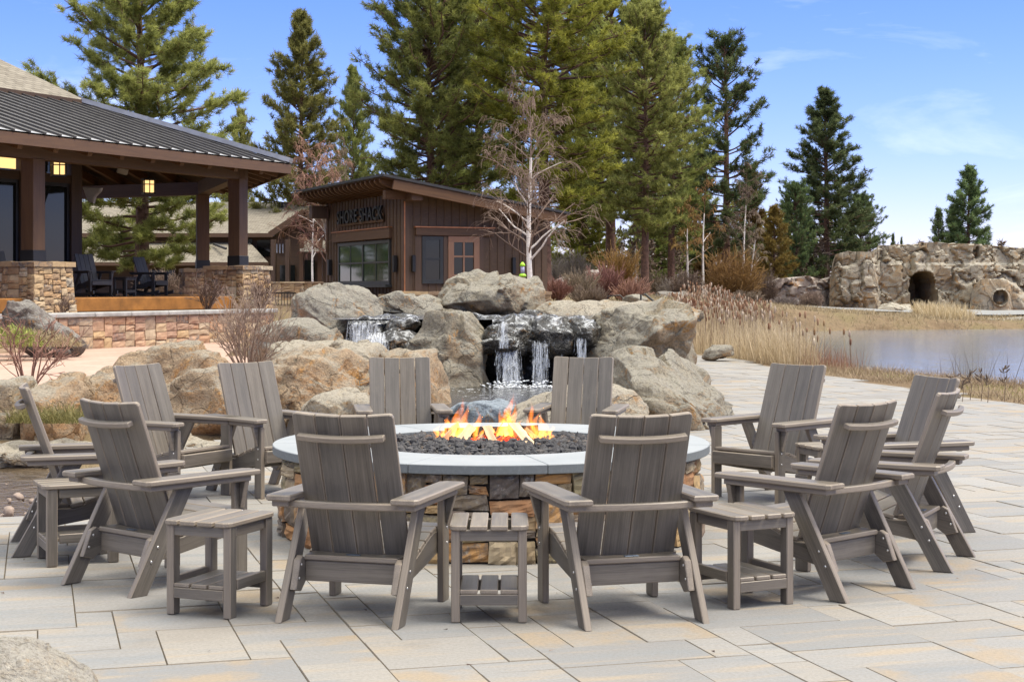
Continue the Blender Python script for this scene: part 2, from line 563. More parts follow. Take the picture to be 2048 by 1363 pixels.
def terr(x, y, rough=True):
    x = np.atleast_1d(np.asarray(x, float)); y = np.atleast_1d(np.asarray(y, float))
    swall = -((x - WA[0]) * WN[0] + (y - WA[1]) * WN[1])
    right = sstep(4, 22, x)
    far = sstep(38, 66, y)
    h = far * (1.0 * (1 - right) + .12 * right)
    h = h + sstep(95, 150, y) * right * .75
    # mound behind the waterfall
    h = np.maximum(h, .93 * sstep(25.0, 27.0, y) * sstep(3.4, 1.6, x) * sstep(-5.5, -4.0, x))
    # raised terrace on the left, planting bed behind the wall
    terrace = .36 * sstep(16.4, 17.6, y) * sstep(-2.3, -3.0, x)
    h = np.maximum(h, terrace)
    h = np.maximum(h, 1.0 * sstep(.05, .35, swall) * sstep(12, 16, y) * sstep(-2.6, -4.2, x))
    h = np.maximum(h, .95 * sstep(34.0, 36.5, y) * sstep(3.0, .5, x))
    # stream beside the chairs
    st = poly_sd(x, y, [(-9, 11.3), (-3.6, 11.2), (-3.3, 13.2), (-4.2, 14.3), (-9, 14.6)])
    h = h - .32 * sstep(.35, -.25, st)
    pd = poly_sd(x, y, POND)
    bank = .02 * np.exp(-((pd - 2.0) / 1.2) ** 2) * sstep(20, 24, y)
    h = h + bank * (1 - far)
    h = np.where(pd < .8, h * sstep(-.2, .8, pd) - .6 * sstep(.25, -1.2, pd), h)
    if rough:
        q = np.stack([x * .5, y * .5, x * 0], 1)
        h = h + fbm(q, 3, 5) * (.02 + .10 * sstep(45, 70, y)) * sstep(-.5, 2, pd)
    return h - .03


def ground_h(x, y):
    return float(terr([x], [y])[0])


ax = np.concatenate([np.linspace(-900, -60, 22), np.arange(-55, -12, 2.5), np.arange(-12, 30, .4), np.arange(30, 82, 2), np.linspace(86, 1000, 24)])
ay = np.concatenate([np.linspace(-60, 0, 8), np.arange(2, 75, .5), np.arange(75, 130, 2), np.linspace(135, 2600, 26)])
gx, gy = np.meshgrid(ax, ay)
gv = np.stack([gx.ravel(), gy.ravel(), terr(gx.ravel(), gy.ravel())], 1)
nx_, ny_ = len(ax), len(ay)
ii = (np.arange(ny_ - 1)[:, None] * nx_ + np.arange(nx_ - 1)[None]).ravel()
t = NT('ground_soil')
c = t.coord('Object')
n1 = t.noise(c, .55, 5, .6); n2 = t.noise(c, 7, 5, .7); n3 = t.noise(c, 40, 3, .6)
col = t.ramp(n1, [(.30, (.12, .080, .048)), (.48, (.20, .145, .088)), (.62, (.17, .135, .07)), (.75, (.24, .18, .11))])
col = t.mix(t.maprange(n2, .45, .7, 0, .7), col, (.10, .072, .045))
nor = t.bump(t.math('ADD', n2, t.math('MULTIPLY', n3, .4)), .7, .08)
t.fin(col, .95, nor, 0, .1)
tag(link_mesh('ground', np_mesh('ground', gv, np.stack([ii, ii + 1, ii + nx_ + 1, ii + nx_], 1), True), t.m), 'dry soil ground', None, None, 'structure')

# ------------------------------------------------------------------ water
def sheet(name, poly, z, mat, kind='structure', label=None):
    bm = bmesh.new()
    f = bm.faces.new([bm.verts.new((x, y, z)) for x, y in poly])
    if f.normal.z < 0 or f.calc_area() < 0: f.normal_flip()
    bm.normal_update()
    if f.normal.z < 0: f.normal_flip()
    me = bpy.data.meshes.new(name); bm.to_mesh(me); bm.free()
    return tag(link_mesh(name, me, mat), label, None, None, kind)


t = NT('pond_water')
c = t.coord('Object', (1, .55, 1))
w1 = t.noise(c, 2.2, 3, .55, .6); w2 = t.noise(c, 9., 3, .6, .4); w3 = t.noise(t.coord('Object', (1, .25, 1)), .35, 3, .5)
hgt = t.math('ADD', t.math('MULTIPLY', w1, 1.), t.math('MULTIPLY', w2, .35))
t.fin((.135, .142, .146), .12, t.bump(hgt, t.maprange(w3, .35, .65, .14, .30), .05), 0, .6, **{'IOR': 1.33})
MATS['pond_water'] = t.m
sheet('pond_water', [(x + (1.2 if x > 10 else -1.0), y + (1.5 if y > 40 else -1)) for x, y in POND], -.17, t.m)
t = NT('stream_water')
c = t.coord('Object')
w1 = t.noise(c, 6., 4, .6, .8); w2 = t.noise(c, 22., 3, .6)
foam = t.maprange(t.noise(c, 11, 5, .7, 1.5), .64, .70)
col = t.mix(foam, t.ramp(w1, [(.3, (.05, .035, .022)), (.7, (.13, .095, .06))]), (.5, .5, .5))
t.fin(col, .08, t.bump(t.math('ADD', w1, t.math('MULTIPLY', w2, .3)), .5, .05), 0, .5)
sheet('stream_water', [(-9.5, 10.9), (-3.3, 10.9), (-3.0, 13.6), (-3.6, 15.0), (-9.5, 15.0)], -.10, t.m)
t = NT('pool_water')
c = t.coord('Object', (1, .7, 1))
w1 = t.noise(c, 5., 4, .65, .6); w2 = t.noise(c, 18., 4, .6)
dst = t.n('ShaderNodeVectorMath', {0: t.n('ShaderNodeTexCoord').outputs['Object'], 1: (.15, 22.2, .17)}, operation='DISTANCE').outputs['Value']
thr = t.maprange(dst, .3, 4.5, .54, .67)
foam = t.math('MULTIPLY', t.maprange(t.math('SUBTRACT', t.noise(c, 9., 6, .75, 1.2), thr), -.01, .05), .85)
t.fin(t.mix(foam, (.022, .020, .018), (.62, .64, .66)), t.maprange(foam, 0, 1, .08, .5), t.bump(t.math('ADD', w1, t.math('MULTIPLY', w2, .5)), .75, .06), 0, .5)
MATS['pool_water'] = t.m
sheet('pool_water', [(-1.7, 17.3), (1.9, 17.3), (2.2, 24.2), (-1.9, 24.2)], .17, t.m)
sheet('basin_water', [(-2.6, 22.85), (1.35, 22.85), (1.6, 27.4), (-2.8, 27.4)], 1.075, t.m)

# ------------------------------------------------------------------ paving
PATH = [(-9, -3), (9.8, -3), (8.9, 8), (8.2, 14), (6.75, 20.5), (5.35, 27.7), (4.45, 35), (2.6, 40), (-1, 44), (-1, 37), (2.2, 33), (2.2, 24), (1.6, 17.2), (-2.6, 17.0), (-3.2, 14.0), (-3.15, 11.6), (-3.45, 10.3), (-4.2, 9.6), (-9, 9.2)]


def ashlar(nx, ny, sizes, rng):
    g = np.zeros((nx, ny), bool); out = []
    for j in range(ny):
        for i in range(nx):
            if g[i, j]: continue
            opts = [s for s in sizes if i + s[0] <= nx and j + s[1] <= ny and not g[i:i + s[0], j:j + s[1]].any()]
            wts = [s[2] for s in opts]
            s = rng.choices(opts, wts)[0] if opts else (1, 1)
            g[i:i + s[0], j:j + s[1]] = True
            out.append((i, j, s[0], s[1]))
    return out


def rot2(x, y, a):
    return x * math.cos(a) - y * math.sin(a), x * math.sin(a) + y * math.cos(a)


U = .17; ANG = math.radians(16.5)
rng = random.Random(5)
N1, N2 = 210, 300
pl = ashlar(N1, N2, [(3, 2, 5), (4, 2, 4), (4, 3, 4), (3, 3, 4), (2, 2, 2), (2, 3, 2), (2, 4, 1), (5, 3, 2), (1, 2, .4), (2, 1, .4), (1, 1, .02)], rng)
cx_ = np.array([(i + w / 2) * U - 17 for i, j, w, h in pl]); cy_ = np.array([(j + h / 2) * U - 2 for i, j, w, h in pl])
X, Y = rot2(cx_, cy_, ANG); X = X + 0; Y = Y - 3
sd = poly_sd(X, Y, PATH)
pitd = np.hypot(X - PIT[0], Y - PIT[1])
keep = (sd < .12) & (pitd > .9) & (Y > 3.2)
vs, fs, tv = [], [], []
gap = .0010; ch = .0028
for k in np.where(keep)[0]:
    i, j, w, h = pl[k]
    x0, x1 = i * U - 17 + gap, (i + w) * U - 17 - gap
    y0, y1 = j * U - 2 + gap, (j + h) * U - 2 - gap
    dz = rng.uniform(-.0025, .0025)
    tx, ty = rng.uniform(-.0012, .0012), rng.uniform(-.0012, .0012)
    b = len(vs)
    for (ex, z) in ((0, -.04), (0, .004 - .003), (ch, .007)):
        for (x, y, sx, sy) in ((x0 + ex, y0 + ex, -1, -1), (x1 - ex, y0 + ex, 1, -1), (x1 - ex, y1 - ex, 1, 1), (x0 + ex, y1 - ex, -1, 1)):
            qx, qy = rot2(x, y, ANG)
            vs.append((qx, qy - 3, z - .006 + dz + (tx * sx + ty * sy if z > 0 else 0)))
    for r in (0, 1):
        for e in range(4):
            fs.append((b + r * 4 + e, b + r * 4 + (e + 1) % 4, b + r * 4 + 4 + (e + 1) % 4, b + r * 4 + 4 + e))
    fs.append((b + 8, b + 9, b + 10, b + 11))
t = NT('paver')
isl = t.n('ShaderNodeNewGeometry').outputs['Random Per Island']
mp = t.n('ShaderNodeMapping', {'Vector': t.n('ShaderNodeTexCoord').outputs['Object'], 'Rotation': (0, 0, -ANG)}).outputs[0]
off = t.n('ShaderNodeVectorMath', {0: mp, 1: t.n('ShaderNodeCombineXYZ', {'X': t.math('MULTIPLY', isl, 57.), 'Y': t.math('MULTIPLY', isl, 31.), 'Z': 0.}).outputs[0]}, operation='ADD').outputs[0]
strk = t.noise(t.n('ShaderNodeMapping', {'Vector': off, 'Scale': (.8, 5.0, 1)}).outputs[0], 1.5, 4, .55, .25)
cloud = t.noise(off, 2.6, 4, .55)
fine = t.noise(off, 60, 4, .65); grit = t.noise(off, 190, 2, .5)
base = t.ramp(isl, [(0, (.252, .240, .224)), (.25, (.215, .210, .203)), (.5, (.265, .244, .215)), (.72, (.190, .188, .186)), (1., (.268, .256, .238))])
col = t.mix(t.maprange(strk, .54, .68, 0, .75), base, (.300, .242, .172))
col = t.mix(t.maprange(strk, .47, .33, 0, .75), col, (.185, .193, .198))
isl2 = t.math('FRACT', t.math('MULTIPLY', isl, 13.7))
col = t.mix(t.math('MULTIPLY', t.math('GREATER_THAN', isl2, .80), t.maprange(cloud, .48, .62, 0, .75)), col, (.29, .215, .13))
col = t.mix(t.maprange(cloud, .55, .72, 0, .28), col, (.23, .215, .19))
col = t.mix(t.maprange(fine, .42, .72, 0, .45), col, (.16, .148, .130))
pa = t.noise(t.coord('Object'), .55, 5, .6, .5)
col = t.mix(t.maprange(pa, .58, .64, 0, .34), col, (.155, .135, .112))
geo = t.n('ShaderNodeNewGeometry')
nz = t.n('ShaderNodeSeparateXYZ', {0: geo.outputs['True Normal']}).outputs['Z']
col = t.mix(t.maprange(nz, .96, .5), col, (.20, .17, .13))
nor = t.bump(t.math('ADD', fine, t.math('MULTIPLY', grit, .6)), .45, .005)
t.fin(col, t.maprange(fine, .3, .7, .62, .85), nor, 0, .3)
tag(link_mesh('patio_paving', np_mesh('patio_paving', vs, fs), t.m), 'pale stone slab paving', None, None, 'structure')
# jointing sand under the slabs
t = NT('joint_sand')
t.fin(t.ramp(t.noise(t.coord('Object'), 18, 4, .7), [(.3, (.10, .085, .065)), (.7, (.20, .165, .12))]), .95, None, 0, .1)
sheet('joint_sand', PATH, -.009, t.m)

# ------------------------------------------------------------------ stamped red terrace on the left
t = NT('stamped_concrete')
c = t.coord('Object')
n1 = t.noise(c, 1.1, 5, .6); n2 = t.noise(c, 12, 5, .7)
br = t.n('ShaderNodeTexBrick', {'Vector': c, 'Color1': (.37, .235, .175, 1), 'Color2': (.42, .285, .22, 1), 'Mortar': (.25, .16, .12, 1), 'Scale': 1.6, 'Mortar Size': .012, 'Row Height': .4, 'Brick Width': .7})
col = t.mix(t.maprange(n1, .35, .7, 0, .6), br.outputs[0], (.46, .34, .27))
col = t.mix(t.maprange(n2, .5, .75, 0, .4), col, (.25, .165, .13))
t.fin(col, .6, t.bump(n2, .3, .01), 0, .3)
sheet('terrace_paving', [(-14, 17.2), (-2.6, 17.2), (-3.0, 22), (-3.3, 31), (-4.6, 35.3), (-5.06, 34.2), (-8.0, 28.5), (-10.7, 23.2), (-13.5, 19)], .41, t.m)

# ================================================================== lounge chairs
def arc_outline(half, sag, depth, n=12, yoff=0):
    """board bowed along local x: outline in (x, y), convex towards -y"""
    a = [(-half + 2 * half * i / n, -sag * (1 - ((-half + 2 * half * i / n) / half) ** 2)) for i in range(n + 1)]
    return [(x, y - depth / 2 + yoff) for x, y in a] + [(x, y + depth / 2 + yoff) for x, y in reversed(a)]


XZ = Matrix(((1, 0, 0, 0), (0, 0, -1, 0), (0, 1, 0, 0), (0, 0, 0, 1)))     # outline (x, z), thickness along y


def xz_at(y):
    m = XZ.copy(); m.translation = (0, y, 0); return m


def make_chair(name, label, group, mat, loc=(0, 0, 0), rz=0, rocker=False, bolts=True):
    t = thing(name, label, 'chair', loc, rz, group)
    W = MATS[mat]; BO = MATS['steel_bolt']
    lean = math.atan2(.535, .30)
    for s in (1, -1):
        m = MB()
        m.board(.522, .088, .034, frame((.655, s * .285, .261), (0, 0, 1), (1, 0, 0)), .004)
        lg = m.build('leg', W, t)
        if bolts:
            b = MB()
            for z in (.36, .285): MB().ball((.66, s * .303, z), .0075, 8, 4, (1, .5, 1)).build('bolt', BO, lg)
        m = MB()
        m.prism([(-.052, 0), (.053, 0), (.053 + .29, .522), (-.052 + .29, .522)], .034, xz_at(s * .285), .004, lean)
        lg = m.build('leg', W, t)
        if bolts:
            b = MB()
            for x, z in ((.115, .235), (.075, .165)):
                MB().ball((x, s * .303, z), .0075, 8, 4, (1, .5, 1)).build('bolt', BO, lg)
            for x, z in ((.105, .245), (.078, .185)):
                MB().ball((x, s * .232, z), .0075, 8, 4, (1, .6, 1)).build('bolt', BO, lg)
        # contoured side rail, its sawn end standing inside the rear leg
        top = [(.705, .352), (.56, .345), (.46, .318), (.37, .285), (.30, .262), (.24, .262)]
        rail = [(.04, .138), (.105, .12), (.16, .158), (.42, .20), (.705, .252)] + top + [(.165, .262), (.125, .285), (.092, .268)]
        MB().prism(rail, .034, xz_at(s * .25), .004, .18).build('seat_rail', W, t)
        # arm: thick top board on a narrower support board
        o = s
        pts = [(.0, .246), (.70, .246), (.735, .275), (.735, .362), (.722, .376), (.02, .376), (.0, .36)]
        if s < 0: pts = [(x, -y) for x, y in reversed(pts)]
        MB().prism(pts, .028, Matrix.Translation((0, 0, .566)), .006).build('armrest', W, t)
        pts = [(.035, .27), (.68, .27), (.68, .352), (.035, .352)]
        if s < 0: pts = [(x, -y) for x, y in reversed(pts)]
        MB().prism(pts, .030, Matrix.Translation((0, 0, .537)), .004).build('arm_support', W, t)
        br = [(s * .302, .522), (s * .302, .385), (s * .312, .38), (s * .352, .522)]
        if s < 0: br = list(reversed(br))
        br = list(reversed(br))
        MB().prism(br[::-1], .03, Matrix(((0, 0, 1, .655), (1, 0, 0, 0), (0, 1, 0, 0), (0, 0, 0, 1))), .003).build('arm_bracket', W, t)
    MB().board(.534, .088, .028, frame((.715, 0, .304), (0, 1, 0), (0, 0, 1)), .004).build('front_apron', W, t)
    # seat slats follow the rail's dip
    prof = [(.70, .366), (.61, .360), (.52, .346), (.435, .318), (.355, .290), (.275, .274)]
    for (x, z), (x2, z2) in zip(prof[:-1], prof[1:]):
        d = Vector((x - x2, 0, z - z2)); L = d.length - .007
        half = .267 if x2 > .5 or x < .6 else .267
        MB().board(2 * half, L, .022, frame(((x + x2) / 2, 0, (z + z2) / 2), (0, -1, 0), d), .004).build('seat_slat', W, t)
    # back: four boards on a shallow curve, leaning
    rc = math.radians(19.5)
    up = Vector((-math.sin(rc), 0, math.cos(rc))); fw = Vector((math.cos(rc), 0, math.sin(rc)))
    p0 = Vector((.248, 0, .272)); Lb = .725
    for i, y in enumerate((-.189, -.063, .063, .189)):
        a = y / .9
        ctr = p0 + up * (Lb / 2) + Vector((0, y, 0)) + fw * (y * y * .55)
        side = Vector((0, 1, 0)) * math.cos(a) + fw * math.sin(a)
        m = MB(); a_, b_ = Lb / 2, .0605
        cr = .018
        lo = cr if i == 0 else .004; hi = cr if i == 3 else .004
        poly = [(-a_, -b_), (a_ - lo, -b_), (a_ - lo * .3, -b_ + lo * .3), (a_, -b_ + lo), (a_, b_ - hi), (a_ - hi * .3, b_ - hi * .3), (a_ - hi, b_), (-a_, b_)]
        m.prism(poly, .024, frame(ctr, up, side), .004).build('back_slat', W, t)
    ctr = p0 + up * (Lb - .098) - fw * .030
    MB().prism(arc_outline(.212, .028, .032, 12, .004), .030, frame(ctr, (0, -1, 0), fw), .005).build('head_rail', W, t)
    MB().prism(arc_outline(.343, .05, .042, 14, .012), .034, frame((.085, 0, .534), (0, -1, 0), (1, 0, 0)), .005).build('back_rail', W, t)
    # lower brace: seat board with a curved edge over an upright board
    top = [(-.232, -.075), (.232, -.075), (.232, .052), (.12, .022), (0, .012), (-.12, .022), (-.232, .052)]
    MB().prism(top, .026, frame((.212, 0, .274), (0, -1, 0), (1, 0, 0)), .005).build('back_brace', W, t)
    MB().board(.466, .098, .028, frame((.165, 0, .210), (0, -1, 0), (0, 0, 1)), .004).build('rear_apron', W, t)
    if bolts:
        m = MB(); m.board(.07, .026, .004, frame((.178, 0, .2885), (0, 1, 0), (-1, 0, 0)), .002)
        m.build('maker_plate', MATS['tag'], t)
    if rocker:
        for s in (1, -1):
            arcp = [(-.30 + 1.15 * i / 12, .035 + .16 * ((i / 12 - .55) * 1.9) ** 2 * .5) for i in range(13)]
            poly = [(x, z - .03) for x, z in arcp] + [(x, z + .045) for x, z in reversed(arcp)]
            MB().prism(poly, .034, xz_at(s * .322), .003).build('rocker', W, t)
    return t


def side_table(name, label, loc, rz, group, mat='composite'):
    t = thing(name, label, 'side table', loc, rz, group)
    W = MATS[mat]; Lx, Wy, Hh = .44, .365, .45
    for sx in (1, -1):
        for sy in (1, -1):
            MB().board(Hh - .024, .058, .040, frame((sx * (Lx / 2 - .052), sy * (Wy / 2 - .028), (Hh - .024) / 2), (0, 0, 1), (1, 0, 0)), .004).build('leg', W, t)
    n = 4; w = (Wy - .015 * 3) / n
    for i in range(n):
        y = -Wy / 2 + w / 2 + i * (w + .015)
        c = .035
        a, b = Lx / 2, w / 2
        l0 = c if i == 0 else .004; l1 = c if i == n - 1 else .004
        poly = [(-a + l0, -b), (a - l0, -b), (a - l0 * .3, -b + l0 * .3), (a, -b + l0), (a, b - l1), (a - l1 * .3, b - l1 * .3), (a - l1, b), (-a + l1, b), (-a + l1 * .3, b - l1 * .3), (-a, b - l1), (-a, -b + l0), (-a + l0 * .3, -b + l0 * .3)]
        MB().prism(poly, .024, Matrix.Translation((0, y, Hh - .012)), .005).build('top_slat', W, t)
    for sx in (1, -1):
        MB().board(Wy - .096, .05, .026, frame((sx * (Lx / 2 - .04), 0, Hh - .05), (0, 1, 0), (0, 0, 1)), .003).build('apron', W, t)
        MB().board(Wy - .096, .05, .026, frame((sx * (Lx / 2 - .036), 0, .105), (0, 1, 0), (0, 0, 1)), .003).build('shelf_rail', W, t)
    for sy in (1, -1):
        MB().board(Lx - .18, .05, .022, frame((0, sy * (Wy / 2 - .026), Hh - .05), (1, 0, 0), (0, 0, 1)), .003).build('apron', W, t)
        MB().board(Lx - .18, .05, .022, frame((0, sy * (Wy / 2 - .020), .150), (1, 0, 0), (0, 0, 1)), .003).build('stretcher', W, t)
    for i in range(3):
        MB().board(Lx - .05, .082, .020, Matrix.Translation((0, (i - 1) * .094, .141)), .004).build('shelf_slat', W, t)
    return t


CH = 'grey lounge chairs around the fire pit'
# position of the rear feet, facing direction
seats = [
    ((G(565, 1240) + G(796, 1256)) / 2, (.27, .963), 'grey slatted lounge chair with its back to the viewer, left of the small front table'),
    ((G(1175, 1257) + G(1400, 1243)) / 2, (-.27, .963), 'grey slatted lounge chair with its back to the viewer, right of the small front table'),
    ((G(140, 1165) + G(275, 1195)) / 2, (.65, .76), 'grey lounge chair turned half away at left, directly behind the left front side table'),
    ((G(1680, 1205) + G(1812, 1173)) / 2, (-.676, .737), 'grey lounge chair turned half away at right, beside the right front side table'),
    ((G(42, 1112) + G(37, 1084)) / 2, (.95, .31), 'grey lounge chair at the far left edge, seen from its side by the stream'),
    ((G(1890, 1143) + G(1930, 1112)) / 2, (-.885, .466), 'grey lounge chair at the far right edge of the ring, seen from its side'),
    (Vector((-2.83, 11.95, 0)), (.87, -.49), 'grey lounge chair facing the fire before tan boulders, left one of two'),
    (Vector((-2.08, 12.35, 0)), (.68, -.73), 'grey lounge chair facing the fire before tan boulders, right one of two'),
    (Vector((-.93, 13.2, 0)), (.13, -.99), 'grey lounge chair behind the fire pit, left of the waterfall pool'),
    (Vector((.60, 13.25, 0)), (-.20, -.98), 'grey lounge chair behind the fire pit, right of the waterfall pool'),
    (Vector((2.17, 12.0, 0)), (-.72, -.70), 'grey lounge chair facing left, in front of the big boulder by the path'),
    (Vector((2.78, 10.35, 0)), (-.945, -.32), 'grey lounge chair partly hidden between two chairs on the right, facing left'),
]
chair0 = None
for loc, f, lab in seats:
    rz = math.atan2(f[1], f[0])
    if chair0 is None:
        chair0 = make_chair('lounge_chair', lab, CH, 'composite', loc, rz); c = chair0
        bpy.context.view_layer.update()
    else:
        c = copy_tree(chair0)
    c.location = (loc.x, loc.y, .002); c.rotation_euler = (0, 0, rz); c['label'] = lab

TB = 'grey side tables between the chairs'
tabs = [
    (Vector((-.106, 7.56, 0)), (0, 1), 'small grey slatted side table front and centre, between two backward facing chairs'),
    (Vector((-1.40, 7.68, 0)), (.36, .93), 'grey slatted side table at front left, in front of a half turned chair'),
    (Vector((1.13, 7.90, 0)), (-.44, .9), 'grey slatted side table at front right, its shelf showing between two chairs'),
    (Vector((-2.46, 9.06, 0)), (.9, .43), 'grey side table at far left, standing between two chairs near the stream'),
    (Vector((2.24, 11.15, 0)), (-.95, -.3), 'grey side table at the back right, mostly hidden between two chairs'),
]
tab0 = None
for loc, f, lab in tabs:
    rz = math.atan2(f[1], f[0])
    if tab0 is None:
        tab0 = side_table('side_table', lab, loc, rz, TB); c = tab0
    else:
        c = copy_tree(tab0)
    c.location = (loc.x, loc.y, .002); c.rotation_euler = (0, 0, rz); c['label'] = lab

# ================================================================== fire pit
def rect_split(w, h, rng, wmax, hmax, wmin, hmin):
    out = []
    def rec(x, y, a, b):
        if a > wmax or (a > 2 * wmin and b <= hmax and rng.random() < .25 and a > b * 1.8):
            k = rng.uniform(.35, .65) * a
            if k > wmin and a - k > wmin:
                rec(x, y, k, b); rec(x + k, y, a - k, b); return
        if b > hmax or (b > 2 * hmin and rng.random() < .3):
            k = rng.uniform(.38, .62) * b
            if k > hmin and b - k > hmin:
                rec(x, y, a, k); rec(x, y + k, a, b - k); return
        out.append((x, y, a, b))
    # coarse chunks first so joints never run far
    x = 0
    while x < w - .01:
        cw = min(w - x, rng.uniform(wmax * 1.0, wmax * 2.2))
        if w - x - cw < wmin * 1.5: cw = w - x
        rec(x, 0, cw, h); x += cw
    return out


def stones(mb, rects, mapf, rng, gap=.006, proud=.02, rough=.006, n=4, depth=.1, jit=1.0):
    """each laid stone an island: a pillowed, chipped front face with sides"""
    for (x, y, a, b) in rects:
        pr = rng.uniform(0, proud); s0 = rng.random() * 50
        pts = []
        js = [rng.uniform(-.25, .25) * gap * 2 * jit for _ in range(8)]
        for j in range(n + 1):
            for i in range(n + 1):
                u, v = i / n, j / n
                # corner jitter
                du = (1 - u) * (1 - v) * js[0] + u * (1 - v) * js[1] + u * v * js[2] + (1 - u) * v * js[3]
                dv = (1 - u) * (1 - v) * js[4] + u * (1 - v) * js[5] + u * v * js[6] + (1 - u) * v * js[7]
                edge = min(u, 1 - u) * a, min(v, 1 - v) * b
                e = min(edge)
                dp = pr - (.010 if e < 1e-6 else 0) + (rng.uniform(-1, 1) * rough if e > 1e-6 else rng.uniform(-1, .3) * rough)
                pts.append((x + gap / 2 + u * (a - gap) + du, y + gap / 2 + v * (b - gap) + dv, dp))
        m = n + 1
        vs = [mapf(*p) for p in pts]
        fs = [(j * m + i, j * m + i + 1, (j + 1) * m + i + 1, (j + 1) * m + i) for j in range(n) for i in range(n)]
        ring = [i for i in range(m)] + [j * m + n for j in range(1, m)] + [n * m + i for i in range(n - 1, -1, -1)] + [j * m for j in range(n - 1, 0, -1)]
        base = len(vs)
        vs += [mapf(pts[i][0], pts[i][1], -depth) for i in ring]
        k = len(ring)
        fs += [(ring[q], base + q, base + (q + 1) % k, ring[(q + 1) % k]) for q in range(k)]
        mb.add(vs, fs)


pit = thing('fire_pit', 'round stone fire pit with a pale bluestone cap and burning logs', 'fire pit', (PIT[0], PIT[1], 0))
rng = random.Random(21)
RW = 1.335; circ = 2 * PI * RW
def pitmap(u, v, d):
    a = -PI / 2 + u / RW
    return Vector(((RW + d - .012) * math.cos(a), (RW + d - .012) * math.sin(a), v))
mb = MB()
stones(mb, rect_split(circ, .507, rng, .40, .18, .085, .045), pitmap, rng, .008, .034, .010, 5, .12, 2.6)
wall = mb.build('stone_wall', MATS['ledgestone_pit'], pit)
mb = MB()
n = 72
vs = [(r * math.cos(2 * PI * i / n), r * math.sin(2 * PI * i / n), z) for r, z in ((RW - .035, .0), (RW - .035, .505), (.87, .505), (.87, .3)) for i in range(n)]
mb.add(vs, [(j * n + i, j * n + (i + 1) % n, (j + 1) * n + (i + 1) % n, (j + 1) * n + i) for j in range(3) for i in range(n)])
mb.build('core', MATS['charred'], pit)
t = NT('bluestone')
c = t.coord('Object'); n1 = t.noise(c, 3, 4, .6); n2 = t.noise(c, 50, 4, .7)
col = t.ramp(n1, [(.3, (.225, .243, .255)), (.7, (.28, .294, .303))])
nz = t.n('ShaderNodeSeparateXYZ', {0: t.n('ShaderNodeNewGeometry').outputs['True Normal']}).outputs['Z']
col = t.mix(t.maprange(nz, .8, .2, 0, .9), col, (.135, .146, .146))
col = t.mix(t.maprange(n2, .5, .75, 0, .3), col, (.30, .31, .32))
t.fin(col, .7, t.bump(n2, .25, .004), 0, .35)
MATS['bluestone'] = t.m
nseg = 11
for q in range(nseg):
    a0 = -PI / 2 - .33 + q * 2 * PI / nseg + .0018; a1 = -PI / 2 - .33 + (q + 1) * 2 * PI / nseg - .0018
    m = 14; ri, ro = .845, 1.385
    outer = [(ro * math.cos(a0 + (a1 - a0) * i / m), ro * math.sin(a0 + (a1 - a0) * i / m)) for i in range(m + 1)]
    inner = [(ri * math.cos(a1 - (a1 - a0) * i / m), ri * math.sin(a1 - (a1 - a0) * i / m)) for i in range(m + 1)]
    MB().prism(outer + inner, .054, Matrix.Translation((0, 0, .534)), .004).build('cap_stone', MATS['bluestone'], pit)
t = NT('lava')
c = t.coord('Object'); isl = t.n('ShaderNodeNewGeometry').outputs['Random Per Island']
n2 = t.noise(c, 70, 4, .7)
col = t.mix(t.maprange(n2, .4, .7), t.ramp(isl, [(0, (.020, .019, .020)), (.6, (.042, .040, .041)), (.92, (.075, .068, .064)), (1, (.13, .085, .05))]), (.085, .083, .085))
t.fin(col, .8, t.bump(n2, .6, .008), 0, .35)
rng = random.Random(3)
ico = bmesh.new(); bmesh.ops.create_icosphere(ico, subdivisions=1, radius=1)
iv = np.array([v.co[:] for v in ico.verts]); ifc = np.array([[v.index for v in f.verts] for f in ico.faces]); ico.free()
LV, LF = [], []; cnt = 0
nr = np.random.RandomState(4)
def lava_h(r):
    return .500 + .055 * max(0, 1 - (r / .84) ** 2) + .012
for k in range(3600):
    r = .84 * math.sqrt(rng.random()); a = rng.uniform(0, 2 * PI)
    s = rng.uniform(.013, .030) * (1.15 if rng.random() < .1 else 1)
    v = iv * (1 + nr.uniform(-.32, .32, (len(iv), 1))) * nr.uniform(.6, 1.2, 3) * s
    an = rng.uniform(0, 6.28); ca, sa = math.cos(an), math.sin(an)
    v = v @ np.array([[ca, -sa, 0], [sa, ca, 0], [0, 0, 1]])
    LV.append(v + [PIT[0] + r * math.cos(a), PIT[1] + r * math.sin(a), lava_h(r) + rng.uniform(-.022, .022)]); LF.append(ifc + cnt); cnt += len(iv)
# bed under the loose pieces
tag(link_mesh('lava_gravel', np_mesh('lava_gravel', np.concatenate(LV), np.concatenate(LF)), t.m), 'black lava gravel filling the fire pit', None, None, 'stuff')
mb = MB(); n = 48
vs = [(0, 0, lava_h(0) - .03)] + [(r * math.cos(2 * PI * i / n), r * math.sin(2 * PI * i / n), lava_h(r) - .03) for r in (.4, .868) for i in range(n)]
mb.add(vs, [(0, 1 + i, 1 + (i + 1) % n) for i in range(n)] + [(1 + i, 1 + n + i, 1 + n + (i + 1) % n, 1 + (i + 1) % n) for i in range(n)])
mb.build('gravel_bed', t.m, pit)

